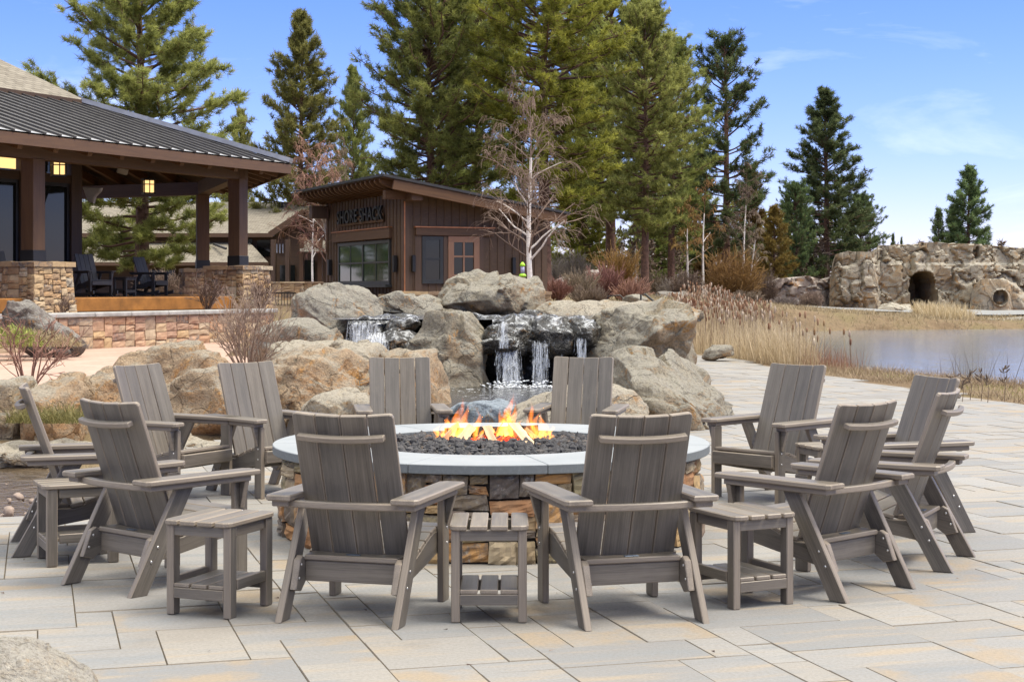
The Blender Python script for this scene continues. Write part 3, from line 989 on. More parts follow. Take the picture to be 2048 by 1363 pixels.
# split logs leaning in, embers between
def split_log(p0, p1, w, rot, label, mats=('split_wood', 'charred')):
    p0, p1 = Vector(p0), Vector(p1)
    root = thing('firewood_log', label, 'log', p0, 0, 'burning firewood')
    d = p1 - p0; L = d.length; x = d.normalized(); u = Vector((0, 0, 1)); u = (u - x * u.dot(x)).normalized(); s = u.cross(x)
    y = s * math.cos(rot) + u * math.sin(rot); z = x.cross(y)
    M = frame((0, 0, 0), y, z)      # triangle outline in y,z extruded along x
    tri = [(-w * .55, -w * .35), (w * .55, -w * .35), (w * .05, w * .55)]
    mm = Matrix((y, z, x)).transposed().to_4x4(); mm.translation = d / 2
    mb = MB(); off = (RNG.uniform(0, 9), 0, 0)
    b = len(mb.v)
    vs, gs, fs = [], [], []
    for i in range(9):
        for (a, c2) in tri:
            k = 1 + .08 * math.sin(i * 2.3 + a * 90)
            q = mm @ Vector((a * k, c2 * k, -L / 2 + L * i / 8)); vs.append(q); gs.append((L * i / 8 + off[0], a, c2))
    for i in range(8):
        for e in range(3): fs.append((i * 3 + e, i * 3 + (e + 1) % 3, i * 3 + 3 + (e + 1) % 3, i * 3 + 3 + e))
    mb.add(vs, fs + [(2, 1, 0), (24, 25, 26)], gs)
    mb.build('split_face', MATS[mats[0]], root)
    # bark side: shell lying over one face
    mb = MB(); o2 = mm.copy()
    vs, gs, fs = [], [], []
    for i in range(9):
        for q in range(5):
            tq = q / 4; a = -w * .6 + w * 1.2 * tq; c2 = -w * .365 - w * .30 * math.sin(PI * tq)
            vs.append(mm @ Vector((a, c2, -L / 2 * 1.01 + 1.02 * L * i / 8))); gs.append((L * i / 8, a, c2))
    for i in range(8):
        for q in range(4): fs.append((i * 5 + q, i * 5 + q + 5, i * 5 + q + 6, i * 5 + q + 1))
    mb.add(vs, fs + [(0, 1, 2, 3, 4), (44, 43, 42, 41, 40)], gs)
    mb.build('bark', MATS[mats[1]], root)
    return root


cx, cy, bz = PIT[0], PIT[1], .535
top = (cx + .03, cy - .02, bz + .15)
split_log((cx - .34, cy - .16, bz), (cx - .22, cy + .06, bz + .12), .055, .5, 'pale split log leaning at the left of the flames')
split_log((cx - .23, cy - .25, bz), (cx - .13, cy + .0, bz + .115), .055, -.4, 'split log lying on the left with a bright sawn face in the fire')
split_log((cx - .13, cy - .24, bz), (cx + .0, cy + .0, bz + .105), .045, .2, 'thin dark split log lying left of the pale middle log')
split_log((cx + .035, cy - .28, bz), (cx - .03, cy - .04, bz + .115), .048, .9, 'pale split log standing in the middle of the fire')
split_log((cx + .25, cy - .24, bz), (cx + .13, cy - .0, bz + .125), .075, -.9, 'thick split log with charred bark leaning at the right of the fire')
split_log((cx + .34, cy - .16, bz), (cx + .22, cy + .05, bz + .09), .045, .1, 'short split log at the far right end of the fire')
split_log((cx - .30, cy + .02, bz + .05), (cx + .30, cy + .05, bz + .07), .10, 0, 'charred log lying across the back of the fire', ('charred', 'charred'))
t = NT('ember')
c = t.coord('Object'); n1 = t.noise(c, 28, 4, .7)
col = t.ramp(n1, [(.40, (.01, .003, .002)), (.52, (.55, .03, .01)), (.62, (1., .16, .02)), (.75, (1., .55, .12))])
t.fin((.03, .012, .01), .9, None, 0, .2, **{'Emission Color': col, 'Emission Strength': 1.3})
EV, EF, cnt = [], [], 0
for k in range(420):
    a = rng.uniform(0, 2 * PI); r = math.sqrt(rng.random())
    p = np.array([cx + .30 * r * math.cos(a), cy - .10 + .17 * r * math.sin(a), bz + .012 + .07 * (1 - r) * rng.random()])
    s = rng.uniform(.012, .026)
    v = iv * (1 + nr.uniform(-.4, .4, (len(iv), 1))) * nr.uniform(.5, 1.3, 3) * s
    EV.append(v + p); EF.append(ifc + cnt); cnt += len(iv)
tag(link_mesh('embers', np_mesh('embers', np.concatenate(EV), np.concatenate(EF)), t.m), 'glowing red embers under the logs', None, None, 'stuff')

# flames: closed tongues that glow by thickness
t = NT('flame')
t.t.nodes.remove(t.b)
geo = t.n('ShaderNodeNewGeometry').outputs['Position']
z = t.n('ShaderNodeSeparateXYZ', {0: geo}).outputs['Z']
nn = t.noise(t.n('ShaderNodeMapping', {'Vector': geo, 'Scale': (1, 1, .32)}).outputs[0], 26, 3, .6, .8)
hz = t.maprange(z, .56, .84)
col = t.ramp(hz, [(0., (1., .36, .045)), (.45, (1., .27, .018)), (1., (1., .15, .005))])
den = t.math('MULTIPLY', t.maprange(nn, .36, .62, .05, 1.), t.maprange(hz, 0, 1, 38., 17.))
em = t.n('ShaderNodeEmission', {'Color': col, 'Strength': den})
t.t.links.new(em.outputs[0], t.out.inputs['Volume'])
flame_m = t.m
rng = random.Random(8)
def tongue(mb, base, h, w, bend, seed):
    r2 = random.Random(seed); n = 12; m = 10
    ph = r2.uniform(0, 6); vs, fs = [], []
    for i in range(n + 1):
        k = i / n
        wd = w * (math.sin(PI * min(1, k * 1.05 + .16)) ** .8) * (1 - k * .55) * (1 - k ** 6) + .0005
        cxx = base[0] + bend * k * k + .028 * math.sin(ph + k * 7.5) * k
        cyy = base[1] + .02 * math.sin(ph * 1.7 + k * 6) * k
        for j in range(m):
            a = 2 * PI * j / m
            rr = wd * (1 + .30 * math.sin(3 * a + ph + k * 7))
            vs.append((cxx + rr * math.cos(a), cyy + rr * .7 * math.sin(a), base[2] + h * k))
    for i in range(n):
        for j in range(m):
            fs.append((i * m + j, i * m + (j + 1) % m, (i + 1) * m + (j + 1) % m, (i + 1) * m + j))
    fs += [tuple(range(m - 1, -1, -1)), tuple(range(n * m, n * m + m))]
    mb.add(vs, fs, None, True)


fl = [(-.215, .255, .055, .03), (-.16, .21, .045, -.02), (-.10, .18, .04, .03), (-.26, .14, .05, -.02), (-.30, .11, .04, .02), (-.34, .08, .035, -.01),
      (.055, .19, .05, .03), (.105, .28, .055, .025), (.135, .245, .04, .01), (.09, .15, .06, 0),
      (.255, .245, .036, -.035), (.285, .17, .04, .01), (.32, .13, .04, .01), (.37, .085, .03, .03), (-.20, .12, .06, 0), (.18, .12, .04, .02), (.34, .16, .03, -.02)]
for q, (dx, h, w, bend) in enumerate(fl):
    mb = MB()
    tongue(mb, (cx + dx, cy - .12 + rng.uniform(.02, .14), bz + .05), h * 1.25, w * .70, bend, 40 + q)
    for e in range(2):
        o = mb.build('flame', flame_m, None); o['label'] = 'orange and yellow flame tongue rising from the burning logs'; o['category'] = 'flame'; o['group'] = 'flames of the fire'
        mb = MB(); tongue(mb, (cx + dx + rng.uniform(-.05, .05), cy - .05 + rng.uniform(-.04, .08), bz + .04), h * rng.uniform(.35, .7), w * .6, bend + rng.uniform(-.02, .02), 90 + q * 3 + e)
    o = mb.build('flame', flame_m, None)
    o['label'] = 'orange and yellow flame tongue rising from the burning logs'; o['category'] = 'flame'; o['group'] = 'flames of the fire'
# ================================================================== boulders
_ico = {}
def ico(sub):
    if sub not in _ico:
        b = bmesh.new(); bmesh.ops.create_icosphere(b, subdivisions=sub, radius=1)
        _ico[sub] = (np.array([v.co[:] for v in b.verts]), np.array([[v.index for v in f.verts] for f in b.faces])); b.free()
    return _ico[sub]


def boulder(name, label, center, size, mat, seed, rz=0.0, sub=5, cuts=10, blocky=2.8, rough=.075, cat='boulder', group=None, flat_top=None, facets=.10, tilt=0.0, lean=(0, 0)):
    """size = full extents; planes cut off the sides give broken faces"""
    v, f = ico(sub); rs = np.random.RandomState(seed)
    a = np.abs(v) ** blocky; r = a.sum(1) ** (-1 / blocky)
    p = v * r[:, None]
    for k in range(cuts):
        n = rs.normal(size=3); n[2] = n[2] * .6 + .15; n /= np.linalg.norm(n)
        d = rs.uniform(.66, .95)
        e = p @ n - d
        p = p - np.outer(np.where(e > 0, e, 0) * rs.uniform(.82, 1.0), n)
    if flat_top is not None:
        p[:, 2] = np.where(p[:, 2] > flat_top, flat_top + (p[:, 2] - flat_top) * .15, p[:, 2])
    nrm = p / np.linalg.norm(p, axis=1)[:, None]
    s = np.array(size) / 2
    q = p * s
    m = max(.35, float(np.mean(s)))
    w1 = fbm(q / m * 1.1 + seed, 3, seed)
    w2 = fbm(q * 3.2 + seed * 3, 4, seed + 5, .55)
    w3 = fbm(q * 2.2 + seed * 2, 3, seed + 8, .5, True)
    wq = q + np.stack([fbm(q / m * 1.2 + 5 * k_, 2, seed + k_) for k_ in (1, 2, 3)], 1) * .25 * m
    f1, f2, cid, off = cells(wq / m * 1.35 + seed * 1.7, seed)
    crack = np.clip((f2 - f1) / .12, 0, 1)
    cr_ = cid * 57.0
    facet = (off[:, 0] * np.sin(cr_) + off[:, 1] * np.cos(cr_ * 1.7) + off[:, 2] * np.cos(cr_))
    dsp = facet * facets * m + w1 * .15 * m + w2 * rough * .85 * m ** .5 + w3 * .075 * m + fbm(q * 7 + seed, 4, seed + 15, .6) * .022 - (1 - crack) * .012 * m + cid * .03 * m
    q = q + nrm * dsp[:, None]
    q[:, 0] += lean[0] * (q[:, 2]); q[:, 1] += lean[1] * q[:, 2]
    c, sn = math.cos(tilt), math.sin(tilt)
    q = q @ np.array([[c, 0, sn], [0, 1, 0], [-sn, 0, c]])
    me = np_mesh(name, q, f, True)
    o = link_mesh(name, me, MATS[mat])
    o.location = center; o.rotation_euler = (0, 0, rz)
    return tag(o, label, cat, group)


def rock_px(label, x0, x1, yt, yb, d, depth, mat, seed, name='boulder', **kw):
    """boulder whose front covers a photo area at distance d; its bottom is sunk a little"""
    w = (x1 - x0) * d / FPX; top = EYE - (yt - HZN) * d / FPX; bot = EYE - (yb - HZN) * d / FPX
    h = top - bot
    bot -= .12 * h
    cx0 = ((x0 + x1) / 2 - CXP) * d / FPX
    return boulder(name, label, (cx0, d + depth * .32, (top + bot) / 2), (w * 1.04, depth, (top - bot) * 1.0), mat, seed, **kw)


FALL = 'boulders of the waterfall'
WALLG = 'tan retaining boulders'
# top and left of the falls
rock_px('big weathered boulder crowning the waterfall, in front of the brown shack', 868, 1104, 545, 640, 27.2, 1.7, 'boulder', 31, cuts=8, rz=.1, sub=6, group=FALL)
rock_px('broad smooth grey boulder left of the small cascade, below the shack windows', 548, 772, 574, 700, 25.2, 1.9, 'boulder_gray', 12, cuts=9, blocky=2.4, tilt=.10, sub=6, group=FALL)
rock_px('low flat grey boulder behind the small cascade, under the shack wall', 738, 880, 590, 642, 27.0, 1.4, 'boulder_gray', 47, cuts=6, group=FALL)
rock_px('tall rounded boulder with orange stains standing between the two waterfalls', 812, 984, 619, 790, 22.0, 1.5, 'boulder', 52, cuts=7, blocky=2.6, sub=6, group=FALL)
rock_px('massive upright boulder right of the main waterfall, streaked orange', 1186, 1415, 614, 745, 22.0, 2.4, 'boulder', 64, cuts=9, blocky=3.2, rough=.09, sub=6, group=FALL)
rock_px('long low rim boulder behind the upper basin, right of the crowning boulder', 1085, 1400, 608, 650, 26.6, 1.8, 'boulder_pale', 22, cuts=5, group=FALL)
rock_px('wide boulder shelf below the massive upright boulder, beside the path', 1205, 1478, 722, 925, 17.6, 2.6, 'boulder', 77, cuts=8, blocky=3.0, rough=.09, lean=(-.10, 0), sub=6, group=FALL)
rock_px('low rounded boulder behind a chair, right of the waterfall pool', 1030, 1300, 782, 880, 16.3, 1.5, 'boulder_pale', 83, cuts=6, group=FALL)
rock_px('smooth blue grey boulder at the lip of the pool, behind the flames', 893, 1062, 803, 880, 17.1, .8, 'boulder_blue', 91, cuts=4, blocky=2.3, rough=.04, group=FALL)
rock_px('rounded grey boulder left of the cascade, low beside the bare shrub', 506, 690, 650, 745, 22.6, 1.3, 'boulder_gray', 14, cuts=6, group=FALL)
rock_px('pointed grey boulder on the bank between shrub and cascade', 530, 700, 684, 760, 20.5, 1.2, 'boulder_pale', 19, cuts=8, group=FALL)
rock_px('light boulder with a domed top behind the left rear chair by the pool', 645, 760, 688, 790, 19.6, 1.2, 'boulder_pale', 23, cuts=6, group=FALL)
rock_px('large rounded boulder with a tan face, behind the chair left of the pool', 735, 902, 699, 850, 18.6, 1.4, 'boulder_warm', 27, cuts=6, blocky=2.5, group=FALL)
rock_px('small boulder beside the mossy gap, left of a rear chair', 680, 800, 746, 850, 17.9, .9, 'boulder', 29, cuts=6, group=FALL)
# warm tan faces behind the left chairs
rock_px('large tan boulder with a broken orange face behind the left rear chairs', 468, 735, 708, 862, 17.4, 1.5, 'boulder_warm', 33, cuts=10, blocky=3.2, sub=6, group=WALLG)
rock_px('low pale boulder in front of the large tan one, near the rear chair', 600, 760, 792, 890, 16.2, .9, 'boulder_pale', 36, cuts=5, group=WALLG)
rock_px('rugged boulder with a grey top behind two half turned chairs on the left', 225, 470, 702, 885, 17.6, 1.7, 'boulder_warm', 38, cuts=9, blocky=3, rough=.10, sub=6, group=WALLG)
rock_px('low tan boulder between the two left rear chairs', 330, 520, 745, 880, 16.6, 1.1, 'boulder_warm', 39, cuts=7, group=WALLG)
rock_px('block shaped tan boulder under the bare shrub, at left', 18, 150, 752, 905, 16.2, 1.1, 'boulder_warm', 41, cuts=7, blocky=3.4, group=WALLG)
rock_px('pale boulder at the left edge of the photo, above the flat slab', -120, 48, 755, 905, 16.4, 1.3, 'boulder_pale', 43, cuts=7, group=WALLG)
rock_px('tan boulder with a mossy edge behind the left chairs, right of the block shaped one', 132, 262, 740, 900, 16.9, 1.2, 'boulder_warm', 45, cuts=7, group=WALLG)
rock_px('flat pale slab of rock along the stream at far left', -110, 190, 882, 952, 14.7, 1.3, 'boulder_pale', 46, cuts=5, flat_top=.5, group=WALLG)
rock_px('low pale rock between stream and chairs, behind the third chair from the left', 190, 470, 880, 930, 15.4, .9, 'boulder_pale', 48, cuts=5, group=WALLG)
boulder('boulder', 'dark slab of basalt leaning on the terrace at far left', P(75, 655, 25.6) + Vector((0, .4, -.12)), (1.5, .9, .72), 'boulder_dark', 55, rz=-.3, cuts=9, blocky=3.2, tilt=-.5)
boulder('boulder', 'pale speckled boulder cut by the bottom left corner of the photo', (-1.81, 5.55, .01), (.70, .62, .56), 'boulder_speckle', 58, sub=6, facets=.02, cuts=4, blocky=2.5, rough=.04)
rock_px('flat grey rock lying at the edge of the path before the cattails', 1408, 1475, 690, 716, 33, .6, 'boulder_gray', 59, name='rock', cat='rock', sub=4)
# pebbles by the stream
rng = random.Random(17)
spots = [(22, 1025, .16, 'boulder'), (160 / 5.24, 1025, .17, None)]
for (px, py, s, lab) in [(20, 1022, .155, 'rounded pinkish stone at the patio edge, by the far left chair'), (37, 995, .10, 'small rounded pink stone beside the stream'), (65, 1002, .085, 'small pale egg shaped stone on the stream bank'), (20, 1000, .08, 'small rosy stone half buried on the stream bank'), (12, 968, .07, 'little white stone at the water edge of the stream'), (84, 976, .06, 'tiny white pebble near the chair leg on the stream bank')]:
    g = G(px, py, 0.02)
    s *= .78
    boulder('stone', lab, (g.x, g.y, .025), (s, s * .8, s * .62), 'pebble', 100 + int(px), rz=px, sub=3, cuts=2, blocky=2.2, rough=.01, cat='stone')
v, f = ico(2); GV, GF = [], []; cnt = 0; nr = np.random.RandomState(6)
for k in range(700):
    x = rng.uniform(-5.2, -3.15); y = rng.uniform(9.4, 12.2)
    if poly_sd(np.array([x]), np.array([y]), PATH)[0] < .02: continue
    s = rng.uniform(.008, .028); q = v * nr.uniform(.6, 1.2, 3) * s * (1 + nr.uniform(-.12, .12, (len(v), 1)))
    GV.append(q + [x, y, ground_h(x, y) + s * .3]); GF.append(f + cnt); cnt += len(v)
tag(link_mesh('gravel', np_mesh('gravel', np.concatenate(GV), np.concatenate(GF), True), MATS['pebble']), 'loose gravel on the stream bank', None, None, 'stuff')

# ================================================================== waterfall
WET = 'wet ledge rocks under the falls'
for k, (x0, x1, yt, yb, d, dep, lab) in enumerate([
    (975, 1088, 636, 700, 22.45, 1.2, 'dark wet ledge rock at the left of the main waterfall'),
    (1060, 1150, 637, 705, 22.4, 1.2, 'dark wet ledge rock in the middle of the main waterfall'),
    (1125, 1205, 637, 700, 22.35, 1.2, 'dark wet ledge rock at the right end of the main waterfall'),
    (955, 1035, 673, 702, 22.1, .7, 'flat wet rock jutting out under the main waterfall lip'),
    (690, 780, 638, 705, 22.75, 1.0, 'dark wet ledge rock at the left of the small cascade'),
    (765, 835, 638, 672, 22.7, .9, 'dark wet ledge rock at the right of the small cascade'),
    (745, 830, 662, 700, 22.4, .7, 'wet stepped rock in the middle of the small cascade')]):
    rock_px(lab, x0, x1, yt, yb, d, dep, 'boulder_wet', 120 + k, name='ledge_rock', cat='rock', sub=5, cuts=12, blocky=3.6, rough=.16, group=WET)
boulder('wet_rock', 'black wet rock face behind the main waterfall', (.35, 24.0, .45), (2.5, 1.3, 1.25), 'boulder_wet', 131, cuts=6, blocky=5, rough=.12, cat='rock')
boulder('wet_rock', 'dark wet rock face behind the small cascade', (-1.95, 24.3, .55), (1.5, 1.4, 1.05), 'boulder_wet', 133, cuts=6, blocky=5, rough=.12, cat='rock')

t = NT('falling_water')
c = t.coord('Object')
n1 = t.noise(t.n('ShaderNodeMapping', {'Vector': c, 'Scale': (1, 1, .10)}).outputs[0], 60, 3, .6)
t.fin((.78, .80, .82), .2, None, 0, .5, **{'Alpha': t.maprange(n1, .42, .74, .0, .55)})
fall_m = t.m
def waterfall(label, x0, x1, d0, ztop, zbot, throw, n, seed, spread=1.0, width=(.006, .022)):
    rg = random.Random(seed); mb = MB()
    for k in range(n):
        u = min(1.25, max(-.25, rg.gauss(.5, .24))); x = x0 + (x1 - x0) * u; w = rg.uniform(*width) * rg.uniform(.4, 1.1); th = throw * rg.uniform(.5, 1.25)
        zt = ztop + rg.uniform(-.06, .01); zb = zbot + (rg.uniform(0, .5) * (ztop - zbot) if rg.random() < .4 else 0)
        m = 9; vs = []
        dx = rg.uniform(-.04, .04) * spread
        for i in range(m + 1):
            q = i / m; z = zt + (zb - zt) * q
            y = d0 - th * math.sqrt(q) - .02 * rg.random()
            wx = w * (1 + .8 * q) * rg.uniform(.8, 1.2)
            xx = x + dx * q + rg.uniform(-.004, .004)
            vs += [(xx - wx / 2, y, z), (xx + wx / 2, y - .004, z)]
        mb.add(vs, [(2 * i, 2 * i + 1, 2 * i + 3, 2 * i + 2) for i in range(m)], None, True)
        # spray drops
        for e in range(3):
            q = rg.uniform(.4, 1); mb.ball((x + rg.uniform(-.06, .06) * spread, d0 - th * q ** .5 - rg.uniform(-.05, .06), zt + (zb - zt) * q), rg.uniform(.002, .006), 5, 3)
    o = mb.build('waterfall', fall_m); return tag(o, label, 'waterfall')


def X(px, d): return (px - CXP) * d / FPX
waterfall('main white waterfall stream falling into the pool', X(997, 22.2), X(1040, 22.2), 22.25, .76, .17, .20, 120, 1, 1.5)
waterfall('thin upper run of water onto the jutting rock', X(1000, 22.4), X(1016, 22.4), 22.0, 1.06, .70, .10, 40, 2)
waterfall('narrow waterfall strand right of the main stream', X(1064, 22.2), X(1098, 22.2), 22.05, .80, .17, .08, 55, 3)
waterfall('short waterfall strand near the right end of the ledge', X(1148, 22.1), X(1172, 22.1), 21.9, .85, .17, .06, 45, 4)
waterfall('faint waterfall trickle between two wet ledge rocks', X(1122, 22.2), X(1127, 22.2), 22.3, .85, .2, .05, 7, 7)
waterfall('wide thin veil of water over the left of the small cascade', X(700, 22.7), X(752, 22.7), 22.32, 1.06, .62, .08, 110, 5, 1.2)
waterfall('white rush of water in the middle of the small cascade', X(742, 22.4), X(772, 22.4), 22.25, .90, .50, .22, 170, 6, 1.8)
waterfall('thin trickle at the right of the small cascade', X(798, 22.5), X(804, 22.5), 22.5, .83, .55, .04, 10, 8)
# froth where the streams land
rg = random.Random(5); mb = MB()
for (px, n, wd) in ((1018, 120, .30), (1081, 50, .2), (1160, 36, .15), (1045, 24, .6)):
    for k in range(n):
        x = X(px, 22.1) + rg.gauss(0, wd * .55); y = 21.98 + rg.gauss(-.05, .14); r = rg.uniform(.006, .02)
        mb.ball((x, y, .172 + (rg.random() ** 3) * .09), r, 6, 3, (1.3, 1.3, .55))
tag(mb.build('water_foam', m_plain('foam', (.80, .82, .83), .5, .05, 9)), 'white froth where the waterfall meets the pool', None, None, 'stuff')
# thin glossy film sliding over the lips
t = NT('water_film')
c = t.coord('Object', (1, .35, 1))
n1 = t.noise(c, 14, 4, .65)
t.fin(t.ramp(n1, [(.4, (.05, .048, .045)), (.62, (.46, .47, .48))]), .12, t.bump(n1, .6, .02), 0, .6, **{'Alpha': t.maprange(n1, .35, .65, .0, .8)})
for lab, x0, x1, d in (('film of white water sliding over the main waterfall lip', 985, 1188, 22.75), ('film of water sliding over the small cascade lip', 698, 822, 22.95)):
    mb = MB(); n = 40; vs = []
    rg = random.Random(int(x0))
    for i in range(n + 1):
        x = X(x0 + (x1 - x0) * i / n, d)
        j = .03 * math.sin(i * .9) + .02 * math.sin(i * 2.3)
        vs += [(x, d + .75, 1.083), (x, d + .25 + j, 1.083), (x, d + .02 + j, 1.075), (x, d - .13 + j, 1.055), (x, d - .20 + j, 1.01)]
    mb.add(vs, [(i * 5 + k, i * 5 + 5 + k, i * 5 + 6 + k, i * 5 + k + 1) for i in range(n) for k in range(4)], None, True)
    tag(mb.build('waterfall_lip', t.m), lab, 'waterfall')

# ================================================================== rock cliffs across the pond
def cliff(name, label, x0, x1, d, prof_h, thick, base, mat, seed, res=.075, holes=(), cat='rock cliff', depthvar=1.0, face=None, taper=.22):
    """artificial rock outcrop: front face, top and ends, with caves pushed into it"""
    L = x1 - x0; Hm = max(prof_h(np.linspace(0, 1, 40)))
    nu = int(L / res); nface = int(Hm / res); ntop = max(6, int(thick / (res * 4)))
    us = np.linspace(0, 1, nu + 1)
    rows = np.concatenate([np.linspace(0, 1, nface + 1), 1 + np.linspace(0, 1, ntop + 1)[1:], 2 + np.linspace(0, 1, 7)[1:]])
    U, V = np.meshgrid(us, rows)
    u = U.ravel(); v = V.ravel()
    hh = prof_h(u)
    x = x0 + L * u
    vf = np.clip(v, 0, 1); vt = np.clip(v - 1, 0, 1); vb = np.clip(v - 2, 0, 1)
    z = base + (hh + .3) * vf * (1 - vb * 1.0)
    y = d + taper * vf * hh * .35 + thick * vt
    x = x + vt * thick * max(0, x0 / d) * 1.15 * (1 - u)
    # round the two ends back
    e = np.minimum(u, 1 - u) * L
    y = y + np.clip(.6 - e, 0, .6) ** 2 * 1.6 * (1 - vt)
    q = np.stack([x, y, z], 1)
    s = .55
    w = q + np.stack([fbm(q * .45, 4, seed + k, .6) for k in (1, 2, 3)], 1) * 1.7
    f1, f2, cid, off = cells(w * np.array([.70, .4, .42]), seed)
    g1, g2, cid2, _ = cells(w * np.array([1.5, 1., 1.25]) + 7, seed + 3)
    tilt = off[:, 0] * (cid * 7 % 1 - .5) * 1.0 + off[:, 2] * ((cid * 13) % 1 - .2) * 1.1
    crack = np.clip((f2 - f1) / .09, 0, 1); crack2 = np.clip((g2 - g1) / .10, 0, 1)
    front = 1 - vt
    disp = (cid * .26 + tilt * .40 + cid2 * .13 + fbm(q * 1.3, 4, seed + 9) * .13 + fbm(q * .25, 2, seed + 11) * .5 - (1 - crack) * .17 - (1 - crack2) * .07) * depthvar
    if face is not None: disp = disp - face(x, z)
    y2 = y - disp * (front * .9 + .1)
    z2 = z + disp * (vf > .93) * (1 - vb) * .12 * np.clip((vf - .9) / .1, 0, 1) + fbm(q * .8, 3, seed + 21) * .12 * (vf > .9) * (1 - vb)
    for (hx, hz, rx, rz_, pw, dep) in holes:
        a = (np.abs((x - hx) / rx) ** pw + np.abs((z - hz) / rz_) ** pw)
        inn = (v <= 1) * sstep(1.10, .96, a)
        y2 = y2 * (1 - inn) + (d + dep) * inn
        lip = (v <= 1) * np.exp(-((a - 1.35) / .3) ** 2)
        y2 = y2 - lip * .12
    vts = np.stack([x, y2, z2], 1)
    n = nu + 1
    ii = (np.arange(len(rows) - 1)[:, None] * n + np.arange(nu)[None]).ravel()
    me = np_mesh(name, vts, np.stack([ii, ii + 1, ii + n + 1, ii + n], 1), True)
    me.set_sharp_from_angle(angle=math.radians(30))
    return tag(link_mesh(name, me, MATS[mat]), label, cat)


D = 92.0
k_ = D / FPX
def cxw(px): return (px - CXP) * k_
def czw(py): return EYE - (py - HZN) * k_
gb = czw(622)
def ph1(u):
    px = 1660 + u * (2140 - 1660)
    return np.interp(px, [1660, 1668, 1690, 1725, 1755, 1760, 1800, 1880, 1960, 2040, 2140], [czw(y) - gb for y in (560, 512, 505, 510, 506, 492, 487, 484, 488, 492, 500)])
def face1(x, z):
    """upper tiers step back, a lower left bay and boulders at the foot come forward"""
    px = x / k_ + CXP; py = HZN + (EYE - z) / k_
    r = .2 * sstep(530, 524, py) * sstep(1735, 1790, px)
    r -= .8 * sstep(1765, 1740, px)
    return r
cliff('rock_cliff', 'tall sculpted rock cliff across the pond with a dark arched cave and a round tunnel', cxw(1660), cxw(2140), D, ph1, 9, gb - .3, 'cliff_rock', 5,
      holes=[(cxw(1845), czw(602), 26 * k_, 57 * k_, 3.2, 4.5)], face=face1)
def ph2(u):
    px = 1462 + u * (1668 - 1462)
    return np.interp(px, [1462, 1475, 1530, 1565, 1610, 1640, 1668], [czw(y) - gb for y in (585, 571, 566, 556, 553, 560, 552)])
cliff('rock_cliff', 'low pinkish rock cliff left of the tall one, behind the grey shrubs', cxw(1462), cxw(1690), D + 1.5, ph2, 4, gb - .3, 'cliff_rock_pink', 15)
def ph3(u):
    return np.interp(u, [0, .05, .2, .8, .95, 1], [.5, 1.35, 1.75, 1.75, 1.4, .4])
cliff('rock_tunnel', 'rounded rock block with a round tunnel opening at the foot of the cliff', cxw(1910), cxw(1992), D - 3.6, ph3, 3.2, gb - .25, 'cliff_rock', 25, res=.05,
      holes=[(cxw(1964) - .02, czw(594), 13.5 * k_, 13.5 * k_, 2, 3.0)], depthvar=.3, cat='rock')
rock_px('leaning slab rock right of the round tunnel across the pond', 1975, 2060, 556, 622, D - 2.6, 2.0, 'cliff_rock', 140, sub=4, cuts=9, blocky=3, cat='rock', name='rock', tilt=-.35)
rock_px('long low pale rock in front of the cave on the far bank', 1755, 1835, 607, 632, 84, 2, 'cliff_rock', 141, sub=4, name='rock', cat='rock')
rock_px('flat grey rock at the far water edge, among dry grass', 1835, 1880, 641, 660, 66.5, 1, 'boulder_gray', 142, sub=4, name='rock', cat='rock')
rock_px('grey rock ledge at the far water edge, right side of the photo', 1970, 2080, 636, 662, 67.5, 1.5, 'boulder_gray', 143, sub=4, name='rock', cat='rock')
rock_px('broad low pink rock behind the reddish willow shrubs', 1160, 1270, 540, 590, 80, 3, 'cliff_rock_pink', 144, sub=4, name='rock', cat='rock')
rock_px('small low rock behind the willow shrubs, near a pine trunk', 1095, 1165, 556, 590, 82, 2, 'cliff_rock_pink', 145, sub=4, name='rock', cat='rock')
rock_px('rock at the head of the handrail steps', 1250, 1300, 590, 612, 52, 1, 'boulder_gray', 146, sub=4, name='rock', cat='rock')
rock_px('dark rocky bank left of the low pink cliff', 1310, 1400, 583, 604, 76, 1.4, 'boulder_dark', 147, sub=4, name='rock', cat='rock')
# far pale path along the cliff
t = NT('far_path'); t.fin(t.ramp(t.noise(t.coord('Object'), 2, 4, .6), [(.3, (.19, .19, .185)), (.7, (.25, .25, .245))]), .8, None, 0, .2)
mb = MB(); pts = []
xs = np.linspace(12, 46, 30)
for x in xs:
    ya, yb = 74.0, 87.0
    pts += [(x, ya, max(ground_h(x, ya), ground_h(x, ya + 1)) + .16), (x, (ya + yb) / 2, ground_h(x, (ya + yb) / 2) + .16), (x, yb, ground_h(x, yb) + .16)]
mb.add(pts, [(i * 3 + k, i * 3 + 3 + k, i * 3 + 4 + k, i * 3 + 1 + k) for i in range(len(xs) - 1) for k in (0, 1)])
tag(mb.build('far_path', t.m), 'pale path in front of the cliff', None, None, 'structure')
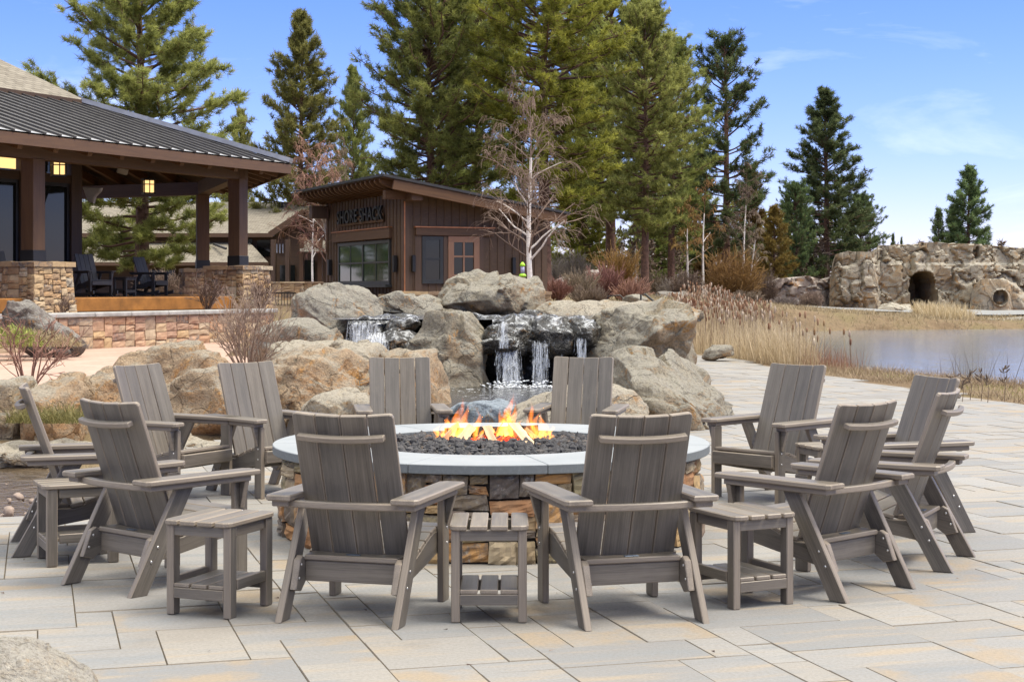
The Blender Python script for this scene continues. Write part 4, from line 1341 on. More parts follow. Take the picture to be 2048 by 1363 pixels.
# ================================================================== buildings
class Face:
    """a vertical wall plane: t along it, h up, off outwards"""
    def __init__(self, o, d, n):
        self.o = np.array(o, float); self.d = np.array(d, float); self.n = np.array(n, float)

    def pt(self, t, h, off=0.0):
        p = self.o + self.d * t + self.n * off
        return Vector((p[0], p[1], h))

    def t_of(self, px):
        k = (px - CXP) / FPX
        return (self.o[1] * k - self.o[0]) / (self.d[0] - k * self.d[1])

    def h_of(self, t, py):
        return EYE - (py - HZN) * (self.o[1] + self.d[1] * t) / FPX

    def panel(self, mb, t0, t1, h0, h1, o0, o1, r=0.0):
        t0, t1 = min(t0, t1), max(t0, t1)
        c = self.pt((t0 + t1) / 2, (h0 + h1) / 2, (o0 + o1) / 2)
        D = Vector((*self.d, 0)); N = Vector((*self.n, 0)); Z = Vector((0, 0, 1))
        a, b, e = t1 - t0, h1 - h0, abs(o1 - o0)
        if b >= a: mb.board(b, a, e, frame(c, Z, D), r)
        else: mb.board(a, b, e, frame(c, D, Z), r)
        return mb


def part(mb, name, mat, root, label=None):
    o = mb.build(name, MATS[mat] if isinstance(mat, str) else mat, root)
    top = root
    while top.parent is not None: top = top.parent
    if root is top: o.matrix_parent_inverse = Matrix.Translation(-Vector(top.location))
    if label: o['label'] = label
    return o


def stone_box(mb, base, top, hx, hx2, d, n, rng, wmax=.42, hmax=.2, proud=.03, sides=4):
    """battered stone pier: half width hx at the foot, hx2 at the top"""
    cxy, z0 = base[:2], base[2]; H = top - z0
    d = np.array(d); n = np.array(n)
    for s, (a, b) in enumerate(((d, n), (n, -d), (-d, -n), (-n, d))[:sides]):
        def mp(u, v, w, a=a, b=b):
            hw = hx + (hx2 - hx) * v / H
            q = np.array(cxy) + a * ((u / (2 * hx) * 2 - 1) * hw) + b * (hw + w)
            return Vector((q[0], q[1], z0 + v))
        stones(mb, rect_split(2 * hx, H, rng, wmax, hmax, .12, .07), mp, rng, .012, proud, .012, 3, .1)


def shingle_mat():
    t = NT('shingle')
    c = t.n('ShaderNodeAttribute', attribute_name='gc').outputs['Vector']
    br = t.n('ShaderNodeTexBrick', {'Vector': c, 'Color1': (.155, .135, .105, 1), 'Color2': (.22, .195, .155, 1), 'Mortar': (.07, .06, .05, 1), 'Scale': 1., 'Mortar Size': .012, 'Brick Width': .30, 'Row Height': .15, 'Bias': 0.})
    n = t.noise(c, 3.5, 5, .65)
    col = t.mix(t.maprange(n, .4, .7, 0, .5), br.outputs[0], (.29, .26, .21))
    t.fin(col, .9, t.bump(br.outputs['Fac'], -.5, .02), 0, .15)
    MATS['shingle'] = t.m
shingle_mat()
t = NT('standing_seam')
n1 = t.noise(t.coord('Object'), 2.5, 4, .6)
t.fin(t.ramp(n1, [(.3, (.060, .055, .052)), (.7, (.095, .088, .084))]), .42, None, .35, .5)
MATS['standing_seam'] = t.m
m_plain('roof_flash', (.36, .36, .37), .42, .15, 4, 0, .4)


def slope(mb, quad):
    """roof plane from 4 points, first edge along the eave; texture follows the slope"""
    q = [Vector(p) for p in quad]
    x = (q[1] - q[0]).normalized(); nn = x.cross(q[-1] - q[0]).normalized(); y = nn.cross(x)
    g = [((p - q[0]).dot(x), (p - q[0]).dot(y), 0) for p in q]
    mb.add(q, [tuple(range(len(q)))], g)


# ------------------------------------------------------------------ pavilion
d1 = np.array([.454, .891]); n1v = np.array([.891, -.454])
Cc = np.array([-15.55, 39.31])
def octv(v, k):
    a = k * PI / 4; r = np.array(v) - Cc
    return Cc + np.array([r[0] * math.cos(a) - r[1] * math.sin(a), r[0] * math.sin(a) + r[1] * math.cos(a)])
P2_ = np.array([-6.61, 38.6]); P1_ = P2_ - d1 * 6.86; P0_ = P1_ - d1 * 6.86
P3_ = octv(P2_, 1); P4_ = octv(P2_, 2); P5_ = octv(P2_, 3)
E1 = Cc + (P2_ - Cc) * ((8.28 + 1.2) / 8.28); E2 = octv(E1, 1); E3 = octv(E1, 2); E4 = octv(E1, 3)
HE, HB, HA = 4.50, 5.99, 8.55
pav = thing('pavilion', 'open timber pavilion with a metal and shingle hip roof, stone piers and glazed room', 'pavilion', (-10., 38., 1.3))
def V3(p, z): return Vector((p[0], p[1], z))
def lerp2(a, b, s): return np.array(a) * (1 - s) + np.array(b) * s
B1, B2, B3, B4 = [lerp2(e, Cc, .499) for e in (E1, E2, E3, E4)]
L_ = 19.0
planes = [(E1 - d1 * L_, E1, B1, B1 - d1 * L_), (E1, E2, B2, B1), (E2, E3, B3, B2), (E3, E4, B4, B3)]
mb = MB(); rib = MB(); sof = MB(); raf = MB(); fas = MB(); flash = MB()
for k, (a, b, c_, d_) in enumerate(planes):
    A, Bv, Cv, Dv = V3(a, HE), V3(b, HE), V3(c_, HB), V3(d_, HB)
    slope(mb, [A, Bv, Cv, Dv])
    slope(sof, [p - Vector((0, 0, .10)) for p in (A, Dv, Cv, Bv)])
    ed = (Bv - A); L = ed.length; ed.normalize()
    up = (Dv - A) - ed * (Dv - A).dot(ed); run = up.length; upn = up.normalized(); nrm = ed.cross(upn)
    tD = (Dv - A).dot(ed); tC = (Cv - A).dot(ed)
    s = .2
    while s < L - .1:
        # rib length limited by the hips at both ends
        ln = run
        if tD > .01: ln = min(ln, run * s / tD)
        if tC < L - .01: ln = min(ln, run * (L - s) / (L - tC))
        p0 = A + ed * s; p1 = p0 + upn * ln
        if k == 0 or k == 1: rib.beam(p0 + nrm * .018 - upn * .03, p1 + nrm * .018, .028, .045, nrm)
        if k == 0 and s > L - 13:
            f0 = p0 + nrm * .004 - upn * .01
            flash.add([f0 + ed * .03, f0 + ed * .36, f0 + ed * .05 + upn * .42], [(0, 1, 2)])
        s += .42
    # rafters under the roof
    s = .5
    while s < L:
        ln = run
        if tD > .01: ln = min(ln, run * s / tD)
        if tC < L - .01: ln = min(ln, run * (L - s) / (L - tC))
        p0 = A + ed * s + upn * .16 - nrm * .26; p1 = p0 + upn * max(.3, ln - .4)
        if (k == 0 and s > L - 14) or k > 0: raf.beam(p0, p1, .13, .22, nrm)
        s += .98
    o_ = Vector((0, 0, -.15))
    fas.beam(A + o_ + upn * .03, Bv + o_ + upn * .03, .06, .22)
part(mb, 'metal_roof', 'standing_seam', pav)
part(rib, 'roof_seam', 'standing_seam', pav)
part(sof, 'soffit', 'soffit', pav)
part(raf, 'rafter_frame', 'timber', pav)
part(fas, 'fascia', 'timber', pav)
# bright hip flashing
hip0, hip1 = V3(E1, HE + .02), V3(B1, HB + .02)
flash.beam(hip0 + Vector((0, 0, .05)), hip1 + Vector((0, 0, .05)), .36, .11, (0, 0, 1))
part(flash, 'hip_flashing', 'roof_flash', pav)
# shingle roof above the break
mb = MB(); T1 = Cc - d1 * L_
def sh(p, q, s): return lerp2(p, q, s)
bo1, bo2, bo3, bo4 = [lerp2(e, Cc, .492) for e in (E1, E2, E3, E4)]
apex = V3(Cc, HA)
slope(mb, [V3(bo1 - d1 * L_, HB + .07), V3(bo1, HB + .07), apex, V3(Cc - d1 * L_, HA)])
for p, q in ((bo1, bo2), (bo2, bo3), (bo3, bo4)):
    slope(mb, [V3(p, HB + .07), V3(q, HB + .07), apex])
part(mb, 'shingle_roof', 'shingle', pav)
mb = MB()
for p, q in ((bo1 - d1 * L_, bo1), (bo1, bo2), (bo2, bo3)):
    mb.beam(V3(p, HB + .02), V3(q, HB + .02), .05, .10)
part(mb, 'shingle_edge', 'timber_dark', pav)
# beams
mb = MB()
for p, q in ((P0_, P2_), (P2_, P3_), (P3_, P4_), (P4_, P5_)):
    u = (np.array(q) - p) / np.linalg.norm(np.array(q) - p)
    mb.beam(V3(p - u * .2, 4.30), V3(q + u * .2, 4.30), .30, .36)
mb.beam(V3(P2_, 4.02), V3(lerp2(P2_, P3_, .16), 4.12), .2, .2)
part(mb, 'beam', 'timber', pav)
for k, p in enumerate((P1_, P2_, P3_, P4_)):
    dd = d1 if k < 2 else np.array([-.309, .951]); nn_ = np.array([dd[1], -dd[0]])
    mb = MB(); mb.board(2.1, .34, .34, frame(V3(p, 3.08), (0, 0, 1), (*dd, 0)), .01)
    part(mb, 'post', 'timber', pav)
    mb = MB(); mb.board(.24, .37, .37, frame(V3(p, 2.16), (0, 0, 1), (*dd, 0)), .01)
    part(mb, 'post_shoe', 'metal_black', pav)
    mb = MB(); stone_box(mb, (p[0], p[1], .85), 1.95, .62, .54, dd, nn_, random.Random(60 + k))
    mb.board(1.05, .94, .94, frame(V3(p, 1.40), (0, 0, 1), (*dd, 0)))
    part(mb, 'stone_pier', 'pillar_stone', pav)
    mb = MB()
    stones(mb, rect_split(1.20, 1.20, random.Random(70 + k), .6, .6, .3, .3), lambda u, v, w, p=p, dd=dd, nn_=nn_: V3(np.array(p) + dd * (u - .60) + nn_ * (v - .60), 2.04 + w), random.Random(k), .01, .012, .006, 3, .10)
    part(mb, 'pier_cap', 'pillar_stone', pav)
# deck slab with rust coloured edge
mb = MB()
def outw(p, q, o):
    u = (np.array(q) - p); u = u / np.linalg.norm(u); return np.array([u[1], -u[0]]) * o
poly = [P0_ + n1v * .30, P2_ + outw(P1_, P2_, .3), P3_ + outw(P2_, P3_, .3), P4_ + outw(P3_, P4_, .2), P5_, Cc - d1 * 16]
mb.prism([tuple(p) for p in poly], .30, Matrix.Translation((0, 0, 1.16)), .02)
part(mb, 'deck', 'rust', pav)
mb = MB(); mb.prism([tuple(lerp2(p, Cc, .02)) for p in poly], .3, Matrix.Translation((0, 0, .90)), 0)
part(mb, 'deck_base', 'ledgestone', pav)
# glazed room
W_ = np.array([-10.35, 38.3])
fw_ = Face(W_, -d1, n1v); fs_ = Face(W_, -n1v, d1)
mb = MB()
for fc, LL in ((fw_, 11.6), (fs_, 6.6)):
    t_ = 0.0
    while t_ < LL:
        fc.panel(mb, t_ - .02, t_ + .34, 1.31, 4.95, -.22, .06)
        gl = MB(); fc.panel(gl, t_ + .34, t_ + 1.64, 1.5, 3.985, -.08, -.05); wo = part(gl, 'window', 'window_dark', pav)
        mul = MB(); fc.panel(mul, t_ + .34, t_ + .42, 1.5, 3.98, -.06, .0); fc.panel(mul, t_ + 1.56, t_ + 1.64, 1.5, 3.98, -.06, .0); fc.panel(mul, t_ + .42, t_ + 1.56, 3.9, 3.98, -.06, .0); fc.panel(mul, t_ + .42, t_ + 1.56, 1.5, 1.58, -.06, .0)
        mul.build('window_frame', MATS['metal_black'], wo)
        for s0, s1 in ((.40, .98), (1.04, 1.60)):
            glow = MB(); fc.panel(glow, t_ + s0, t_ + s1, 4.22, 4.48, -.06, -.03)
            part(glow, 'clerestory_pane', 'lamp_glow' if (fc is fw_ and t_ > 1.6) else 'window_dark', pav)
        t_ += 1.66
    fc.panel(mb, .34, LL, 3.98, 4.18, -.2, .03); fc.panel(mb, .34, LL, 4.5, 5.1, -.2, .03); fc.panel(mb, .34, LL, 1.31, 1.5, -.2, .03)
part(mb, 'wall_frame', 'timber_dark', pav)
mb = MB()
q = P(185, 385, 37.6)
mb.prism([(-.28, .14), (-.12, -.20), (.05, -.26), (.10, -.10), (.26, .02), (.30, .10)], .10, frame(q, (*n1v, 0), (0, 0, 1)), .02)
part(mb, 'flared_bracket', 'speaker_gray', pav)
for (px, py, z) in ((245, 341, 38.5),):
    q = P(px, py, z); mb = MB(); mb.board(.26, .16, .14, frame(q, (.9, .3, -.25), (0, -.4, 1)), .02)
    o = mb.build('ceiling_speaker', MATS['speaker_gray']); tag(o, 'small grey speaker mounted under the pavilion ceiling', 'speaker')


def lantern(loc, label, s=1.0):
    t_ = thing('hanging_lantern', label, 'lantern', loc, .45, 'lit lanterns under the pavilion roof')
    w, h = .135 * s, .17 * s
    mb = MB(); mb.box((-w * .82, -w * .82, -h * .88), (w * .82, w * .82, h * .88)); mb.build('glass_pane', MATS['lamp_glow'], t_)
    mb = MB()
    for sx in (-1, 1):
        for sy in (-1, 1): mb.box((sx * w - .012, sy * w - .012, -h), (sx * w + .012, sy * w + .012, h))
    for z in (-h, h * .30, h): 
        mb.box((-w - .014, -w - .014, z - .012), (w + .014, -w + .010, z + .012)); mb.box((-w - .014, w - .010, z - .012), (w + .014, w + .014, z + .012))
        mb.box((-w - .013, -w + .01, z - .011), (-w + .010, w - .01, z + .011)); mb.box((w - .010, -w + .01, z - .011), (w + .013, w - .01, z + .011))
    for sx in (-1, 1):
        mb.box((-.011, sx * w - .010, -h + .012), (.011, sx * w + .010, h - .012)); mb.box((sx * w - .010, -.011, -h + .013), (sx * w + .010, .011, h - .013))
    mb.box((-w - .03, -w - .03, h + .012), (w + .03, w + .03, h + .035)); mb.box((-w - .02, -w - .02, -h - .03), (w + .02, w + .02, -h - .012))
    mb.build('cage', MATS['metal_black'], t_)
    mb = MB(); mb.tube([(0, 0, h + .035), (0, 0, h + .55)], .010, 6); mb.build('hanging_rod', MATS['metal_black'], t_)
lantern(P(117, 335, 34.6), 'lit lantern with small panes hanging near the front pavilion post, the larger one')
lantern(P(297, 373, 41.0), 'lit lantern hanging in the middle of the pavilion, farther back')

# rocking chairs on the deck
RK = 'dark rocking chairs on the pavilion deck'
r0 = make_chair('rocking_chair', 'dark grey rocking chair beside the stone pier, with its back against the window', RK, 'composite_dark', (-9.72, 36.2, 1.315), math.atan2(-.62, .78), True, False)
bpy.context.view_layer.update()
c2 = copy_tree(r0); c2.location = (-9.35, 39.9, 1.315); c2.rotation_euler = (0, 0, math.atan2(-.35, .93)); c2['label'] = 'dark grey rocking chair farther back on the deck, before the pine trunk'
c3 = copy_tree(r0); c3.location = (-10.78, 33.2, 1.315); c3.rotation_euler = (0, 0, math.atan2(-.62, .78)); c3['label'] = 'dark grey rocking chair cut by the left edge of the photo'
side_table('side_table', 'dark side table between two rocking chairs on the deck', (-9.05, 37.4, 1.315), -.5, 'side table on the deck', 'composite_dark')

# low retaining wall
wl = thing('stone_wall', 'low ledgestone wall with a grey stone coping in front of the pavilion', 'wall', (-6.5, 31.4, .41))
fa = Face((-11.0, 22.6), d1, n1v); t1 = 13.05
mb = MB(); rg = random.Random(77)
stones(mb, rect_split(t1, .60, rg, .50, .26, .14, .09), lambda u, v, w: fa.pt(u, .38 + v, w), rg, .012, .03, .012, 3, .12)
fa.panel(mb, 0.02, t1 - .02, .36, .97, -.40, -.03)
part(mb, 'stone_face', 'ledgestone', wl)
mb = MB(); s = 0.0
while s < t1:
    e = min(t1 + .05, s + rg.uniform(.9, 1.5)); fa.panel(mb, s + .004, e - .004, .985, 1.07, -.42, .07, .018); s = e
part(mb, 'coping', 'cut_stone_gray', wl)

# ------------------------------------------------------------------ shack
KX, KY = -3.05, 45.0
dl = np.array([-.40, .9165]); nl = np.array([-.9165, -.40])
dr = np.array([.9165, .40]); nr_ = np.array([.40, -.9165])
FL = Face((KX, KY), dl, nl); FR = Face((KX, KY), dr, nr_)
shack = thing('shack', 'brown board and batten shack with a mono pitch roof and copper topped headers', 'shack', (KX - .5, KY + 3.5, .95))
LLEN, RLEN, GZ = 7.3, 4.45, .85
HL = 4.30
def rtop(t): return 4.38 - .155 * t         # wall top on the right face
mb = MB()
FL.panel(mb, .002, LLEN, GZ, HL, -.12, 0)
vs = [FR.pt(0, GZ, 0), FR.pt(RLEN, GZ, 0), FR.pt(RLEN, rtop(RLEN) - .1, 0), FR.pt(0, HL, 0)]
mb.add(vs + [v - Vector((*nr_, 0)) * .12 for v in vs], [(0, 1, 2, 3), (7, 6, 5, 4), (0, 4, 5, 1), (1, 5, 6, 2), (2, 6, 7, 3), (3, 7, 4, 0)])
part(mb, 'wall', 'siding', shack)
mb = MB()
t_ = .25
while t_ < LLEN - .1:
    FL.panel(mb, t_, t_ + .05, GZ, HL - .01, 0, .022); t_ += .30
t_ = .28
while t_ < RLEN - .1:
    FR.panel(mb, t_, t_ + .045, GZ, rtop(t_) - .12, 0, .022); t_ += .235
part(mb, 'batten', 'siding', shack)
mb = MB(); FL.panel(mb, -.035, .14, GZ, HL, .0, .036); FR.panel(mb, .0, .16, GZ, HL - .05, .0, .036); part(mb, 'corner_board', 'timber', shack)
mb = MB(); FL.panel(mb, LLEN - .14, LLEN + .02, GZ, HL, 0, .036); part(mb, 'corner_board', 'timber', shack)
# headers with copper flashing
hb = MB(); cp = MB()
tA, tB = FL.t_of(670), FL.t_of(786)
hh0, hh1 = FL.h_of(tB, 476), FL.h_of(tB, 455)
FL.panel(hb, tA, tB, hh0, hh1, 0, .12, .01); FL.panel(cp, tA - .03, tB + .03, hh1, hh1 + .035, 0, .15)
tC, tD = FR.t_of(829), FR.t_of(985)
FR.panel(hb, tC, tD, 2.98, 3.20, 0, .12, .01); FR.panel(cp, tC - .03, tD + .03, 3.20, 3.235, 0, .15)
# thin copper strip beside the corner
FR.panel(cp, .0, .035, 1.2, 4.0, .037, .05)
part(hb, 'header', 'timber', shack); part(cp, 'copper_flashing', 'copper', shack)
# big window on the left face
tw0, tw1 = FL.t_of(680), FL.t_of(783)
hw0 = FL.h_of(tw1, 567.5); hw1 = FL.h_of(tw1, 479)
w = MB(); fr = .09
FL.panel(w, tw0, tw1, hw0 - .02, hw0 + fr, 0, .07); FL.panel(w, tw0, tw1, hw1 - fr, hw1, 0, .07)
a_, b_ = min(tw0, tw1), max(tw0, tw1)
zm = hw0 + (hw1 - hw0) * .5; FL.panel(w, a_ + fr, b_ - fr, zm - .025, zm + .025, .045, .06)
for s in (a_ + (b_ - a_) * .25, a_ + (b_ - a_) * .75): FL.panel(w, s - .02, s + .02, hw0 + fr, hw1 - fr, .046, .058)
for s in (a_, a_ + (b_ - a_) * .5 - fr / 2, b_ - fr): FL.panel(w, s, s + fr, hw0 + fr, hw1 - fr, 0, .068)
wf = part(w, 'window_frame', 'bronze_frame', shack)
g = MB(); FL.panel(g, a_ + fr, b_ - fr, hw0 + fr, hw1 - fr, .030, .042); g_ = g.build('glass_pane', MATS['window_green'], wf); g_.matrix_parent_inverse = Matrix.Identity(4)
w = MB(); FL.panel(w, a_ - .1, b_ + .1, hw0 - .10, hw0 - .02, 0, .22); part(w, 'serving_ledge', 'bronze_frame', shack)
# narrow window and wooden door on the right face
def framed(fc, px0, px1, h0, h1, fr, name, mat, nh=(), nv=(), off=.07, glass='window_dark', bar=.05):
    a, b = sorted((fc.t_of(px0), fc.t_of(px1))); w = MB()
    fc.panel(w, a, b, h0, h0 + fr * 1.2, 0, off); fc.panel(w, a, b, h1 - fr, h1, 0, off)
    fc.panel(w, a, a + fr, h0 + fr * 1.2, h1 - fr, 0, off - .002); fc.panel(w, b - fr, b, h0 + fr * 1.2, h1 - fr, 0, off - .002)
    for k in nh:
        z = h0 + (h1 - h0) * k; fc.panel(w, a + fr, b - fr, z - bar / 2, z + bar / 2, .025, off - .008)
    for k in nv:
        s = a + (b - a) * k; fc.panel(w, s - bar / 2, s + bar / 2, h0 + fr, h1 - fr, .025, off - .012)
    f_ = part(w, name, mat, shack)
    g = MB(); fc.panel(g, a + fr, b - fr, h0 + fr, h1 - fr, .028, .040)
    g.build('glass_pane', MATS[glass], f_)
    return f_
framed(FR, 843, 885, 1.62, 2.96, .10, 'window_frame', 'bronze_frame', nh=(.52,))
framed(FR, 895, 957, 1.05, 2.97, .17, 'door', 'door_wood', nh=(.42, .70), nv=(.5,), off=.08)
w = MB(); 
for px0, px1 in ((829, 842), (886, 895), (958, 966)): FR.panel(w, FR.t_of(px0), FR.t_of(px1), GZ + .1, 2.975, 0, .05)
part(w, 'trim_board', 'timber', shack)
# wall lights
for fc, px, z0, z1 in ((FL, 664, 1.9, 2.4), (FL, 795, 1.95, 2.42), (FR, 825, 1.95, 2.42), (FR, 1025, 1.90, 2.38)):
    t_ = fc.t_of(px); w = MB()
    wd = .10 if fc is FR else .14
    fc.panel(w, t_ - wd / 2, t_ + wd / 2, z0, z1, .025, .14, .01); part(w, 'wall_light', 'metal_black', shack)
# stone plinth
mb = MB(); rg = random.Random(15)
stones(mb, rect_split(RLEN + .3, .62, rg, .55, .24, .15, .1), lambda u, v, w: FR.pt(u - .25, .70 + v, .18 + w), rg, .012, .03, .01, 3, .2)
stones(mb, rect_split(2.2, .62, rg, .55, .24, .15, .1), lambda u, v, w: FL.pt(2.0 - u - .25, .70 + v, .16 + w), rg, .012, .03, .01, 3, .2)
stones(mb, rect_split(RLEN + .35, .34, rg, .75, .5, .4, .2), lambda u, v, w: FR.pt(u - .3, 1.40, 0) + Vector((*(nr_ * (.24 - v)), w)), rg, .01, .015, .006, 3, .10)
part(mb, 'stone_plinth', 'pillar_stone', shack)
# roof
o1, o2 = .9, .9
R0 = np.array([KX, KY]) + nl * o1 + nr_ * o2
def rp(u, v, z=0):   # u along the high edge (away), v down the slope
    p = R0 + dl * u + dr * v
    return Vector((p[0], p[1], 4.60 - .168 * v + z))
UL, VL = LLEN + 1.5, 5.65
mb = MB(); top = [rp(0, 0), rp(0, VL), rp(UL, VL), rp(UL, 0)]; bot = [p - Vector((0, 0, .07)) for p in top]
mb.add(top + bot, [(0, 1, 2, 3), (7, 6, 5, 4), (0, 4, 5, 1), (1, 5, 6, 2), (2, 6, 7, 3), (3, 7, 4, 0)])
part(mb, 'roof', 'timber_dark', shack)
mb = MB(); mb.beam(rp(-.02, -.02, -.01), rp(-.02, VL, -.01), .05, .07); mb.beam(rp(0, -.03, -.012), rp(UL, -.03, -.012), .05, .07)
part(mb, 'drip_edge', 'metal_dark', shack)
mb = MB()
mb.beam(rp(.04, .28, -.21), rp(.04, VL - .1, -.21), .09, .27, (0, 0, 1), .01)          # barge board
k = .45
while k < UL:
    # curved rafter tails
    dvec = (rp(k, 1) - rp(k, 0)).normalized(); zz = Vector((0, 0, 1)); zz = (zz - dvec * zz.dot(dvec)).normalized()
    yy = zz.cross(dvec)
    M = frame(rp(k, 0, -.07), dvec, zz)
    tail = [(.03, -.06), (.08, -.12), (.18, -.17), (.35, -.20), (1.15, -.20), (1.15, -.002), (.03, -.002)]
    mb.prism(tail, .10, M, .006); k += .42
part(mb, 'rafter', 'timber', shack)
mb = MB(); FR.panel(mb, -.62, -.02, 3.98, 4.22, .0, .26); FR.panel(mb, -.32 + .3, .30, 3.93, 4.32, .04, .74)
part(mb, 'roof_bracket', 'timber', shack)
mb = MB(); FL.panel(mb, LLEN - .30, LLEN + .02, 3.72, 4.12, .04, .6); part(mb, 'roof_bracket', 'timber', shack)
# sign
ts0, ts1 = FL.t_of(680), FL.t_of(774)
zs0 = FL.h_of(ts1, 436); zs1 = FL.h_of(ts1, 404)
a_, b_ = sorted((ts0, ts1))
mb = MB(); FL.panel(mb, a_ + .15, b_ - .1, zs0 - .10, zs0 + .16, .03, .07, .01)
sg = part(mb, 'sign_board', 'siding', shack)
fc_ = bpy.data.curves.new('lettering', 'FONT'); fc_.body = 'SHORE SHACK'; fc_.size = .56; fc_.extrude = .03; fc_.offset = .010; fc_.align_x = 'CENTER'; fc_.space_character = 1.10
fo = bpy.data.objects.new('lettering_text', fc_); COL.objects.link(fo)
fc_.materials.append(MATS['metal_black'])
m_ = frame(FL.pt((a_ + b_) / 2, zs0 - .02, .11), (-dl[0], -dl[1], 0), (0, 0, 1))
bpy.context.view_layer.update()
wdt = max(fo.dimensions.x, .1)
me_ = bpy.data.meshes.new_from_object(fo)
bpy.data.objects.remove(fo)
fo = link_mesh('lettering', me_, MATS['metal_black'], sg)
fo.matrix_basis = m_ @ Matrix.Diagonal((abs(b_ - a_) * .97 / wdt, 1, 1, 1))
# hanging lime green feeder at the right corner of the shack
q = P(1045, 540, 43.5)
fd = thing('bird_feeder', 'lime green bird feeder with a clear middle hanging at the right of the shack', 'bird feeder', q)
mb = MB(); mb.tube([(0, 0, -.19), (0, 0, -.17), (0, 0, -.12), (0, 0, -.10)], [.03, .11, .09, .06], 12); mb.build('tray', MATS['lime'], fd)
mb = MB(); mb.tube([(0, 0, -.10), (0, 0, .10)], .055, 12); mb.build('tube', MATS['purple_glass'], fd)
mb = MB(); mb.tube([(0, 0, .10), (0, 0, .13), (0, 0, .17), (0, 0, .22)], [.06, .075, .06, .02], 12); mb.build('cap', MATS['lime'], fd)
mb = MB(); mb.tube([(0, 0, .22), (0, 0, 1.35)], .008, 5); mb.build('hanging_wire', MATS['metal_black'], fd)

# ------------------------------------------------------------------ lodge far left
lod = thing('lodge', 'brown two storey lodge with tan shingle roofs behind the pavilion', 'lodge', (-17, 82, .9))
def fx(px, z): return (px - CXP) * z / FPX
def hz(py, z): return EYE - (py - HZN) * z / FPX
mb = MB()
xl, xr = fx(150, 80), fx(552, 80); zr = 87
slope(mb, [(xl - 4, 79, hz(467, 79)), (xr, 79, hz(467, 79)), (xr + 2.6, zr, hz(404, zr)), (xl - 4, zr, hz(404, zr))])
slope(mb, [(xl - 4, 75.5, hz(525, 75.5)), (fx(537, 75.5), 75.5, hz(525, 75.5)), (fx(500, 79.4), 79.4, hz(485, 79.4)), (xl - 4, 79.4, hz(485, 79.4))])
# gabled wing
gxl, gxm, gxr = fx(543, 77), fx(612, 77), fx(690, 77)
ze, za = hz(470, 77), hz(424, 77)
slope(mb, [(gxl, 88, ze), (gxl, 76.4, ze), (gxm, 76.4, za), (gxm, 88, za)])
slope(mb, [(gxr, 76.4, ze - .2), (gxr, 88, ze - .2), (gxm, 88, za), (gxm, 76.4, za)])
slope(mb, [(fx(600, 73), 73, hz(503, 73)), (fx(700, 73), 73, hz(503, 73)), (fx(700, 76.8), 76.8, hz(478, 76.8)), (fx(600, 76.8), 76.8, hz(478, 76.8))])
part(mb, 'roof', 'shingle', lod)
mb = MB()
mb.box((xl - 4, 80, .8), (xr + .3, 80.3, hz(470, 79)))
mb.box((xl - 4, 77.6, .8), (fx(520, 77.6), 77.9, hz(520, 77)))
mb.add([(gxl + .2, 77.4, .8), (gxr - .2, 77.4, .8), (gxr - .2, 77.4, ze), (gxm, 77.4, za - .15), (gxl + .2, 77.4, ze)], [(0, 1, 2, 3, 4)])
part(mb, 'wall', 'siding', lod)
mb = MB()
mb.beam((gxl, 76.38, ze), (gxm, 76.38, za), .06, .28); mb.beam((gxm, 76.38, za), (gxr, 76.38, ze - .2), .06, .28)
mb.beam((xl - 4, 78.97, hz(467, 79) - .08), (xr, 78.97, hz(467, 79) - .08), .06, .2)
mb.beam((xl - 4, 75.47, hz(525, 75.5) - .06), (fx(537, 75.5), 75.47, hz(525, 75.5) - .06), .06, .16)
part(mb, 'fascia', 'timber', lod)
for px in (546, 575, 603, 640):
    mb = MB(); mb.box((fx(px - 4, 74), 73.9, 1.4), (fx(px + 4, 74), 74.3, hz(480, 75))); part(mb, 'post', 'timber', lod)
for k, (x0, x1) in enumerate(((515, 562), (563, 606), (607, 640))):
    mb = MB(); zz = 68.5
    stone_box(mb, (fx((x0 + x1) / 2, zz), zz + .5, .7), hz(566, zz), (x1 - x0) / 2 * zz / FPX * 1.02, (x1 - x0) / 2 * zz / FPX, (0, 1), (1, 0), random.Random(k + 5), .6, .3)
    cxx = fx((x0 + x1) / 2, zz); hw_ = (x1 - x0) / 2 * zz / FPX + .06
    mb.box((cxx - hw_, zz + .5 - hw_, hz(566, zz)), (cxx + hw_, zz + .5 + hw_, hz(563, zz)))
    part(mb, 'stone_pier', 'pillar_stone', lod)
mb = MB(); mb.box((fx(607, 74), 73.7, .8), (fx(655, 74), 73.85, hz(588, 74))); part(mb, 'low_panel', 'rust', lod)
for (x0, x1, y0, y1, z) in ((470, 505, 478, 500, 79.95), (515, 540, 480, 512, 79.95), (560, 590, 530, 562, 77.3), (600, 630, 520, 560, 77.3), (300, 350, 540, 580, 77.5), (400, 430, 535, 580, 77.5)):
    mb = MB(); mb.box((fx(x0, z), z - .05, hz(y1, z)), (fx(x1, z), z, hz(y0, z))); part(mb, 'window', 'window_dark', lod)
for (x0, x1, y0, y1, z) in ((548, 566, 488, 506, 77.25),):
    mb = MB()
    for k in range(4):
        xx = fx(x0 + (x1 - x0) * k / 3, z); mb.box((xx - .03, z - .06, hz(y1, z)), (xx + .03, z, hz(y0, z)))
    part(mb, 'white_shutter', 'roof_flash', lod)
for px, py in ((557, 416), (564, 416), (572, 418)):
    mb = MB(); q = P(px, py, 85.5); mb.tube([q - Vector((0, 0, .15)), q + Vector((0, 0, .3))], .09, 8); part(mb, 'roof_vent', 'metal_dark', lod)
# skylight on lower roof
mb = MB(); mb.beam(P(392, 490, 78.5), P(412, 498, 76.8), .1, .1); mb.beam(P(428, 488, 78.5), P(452, 497, 76.8), .1, .1); part(mb, 'roof_flashing', 'metal_dark', lod)

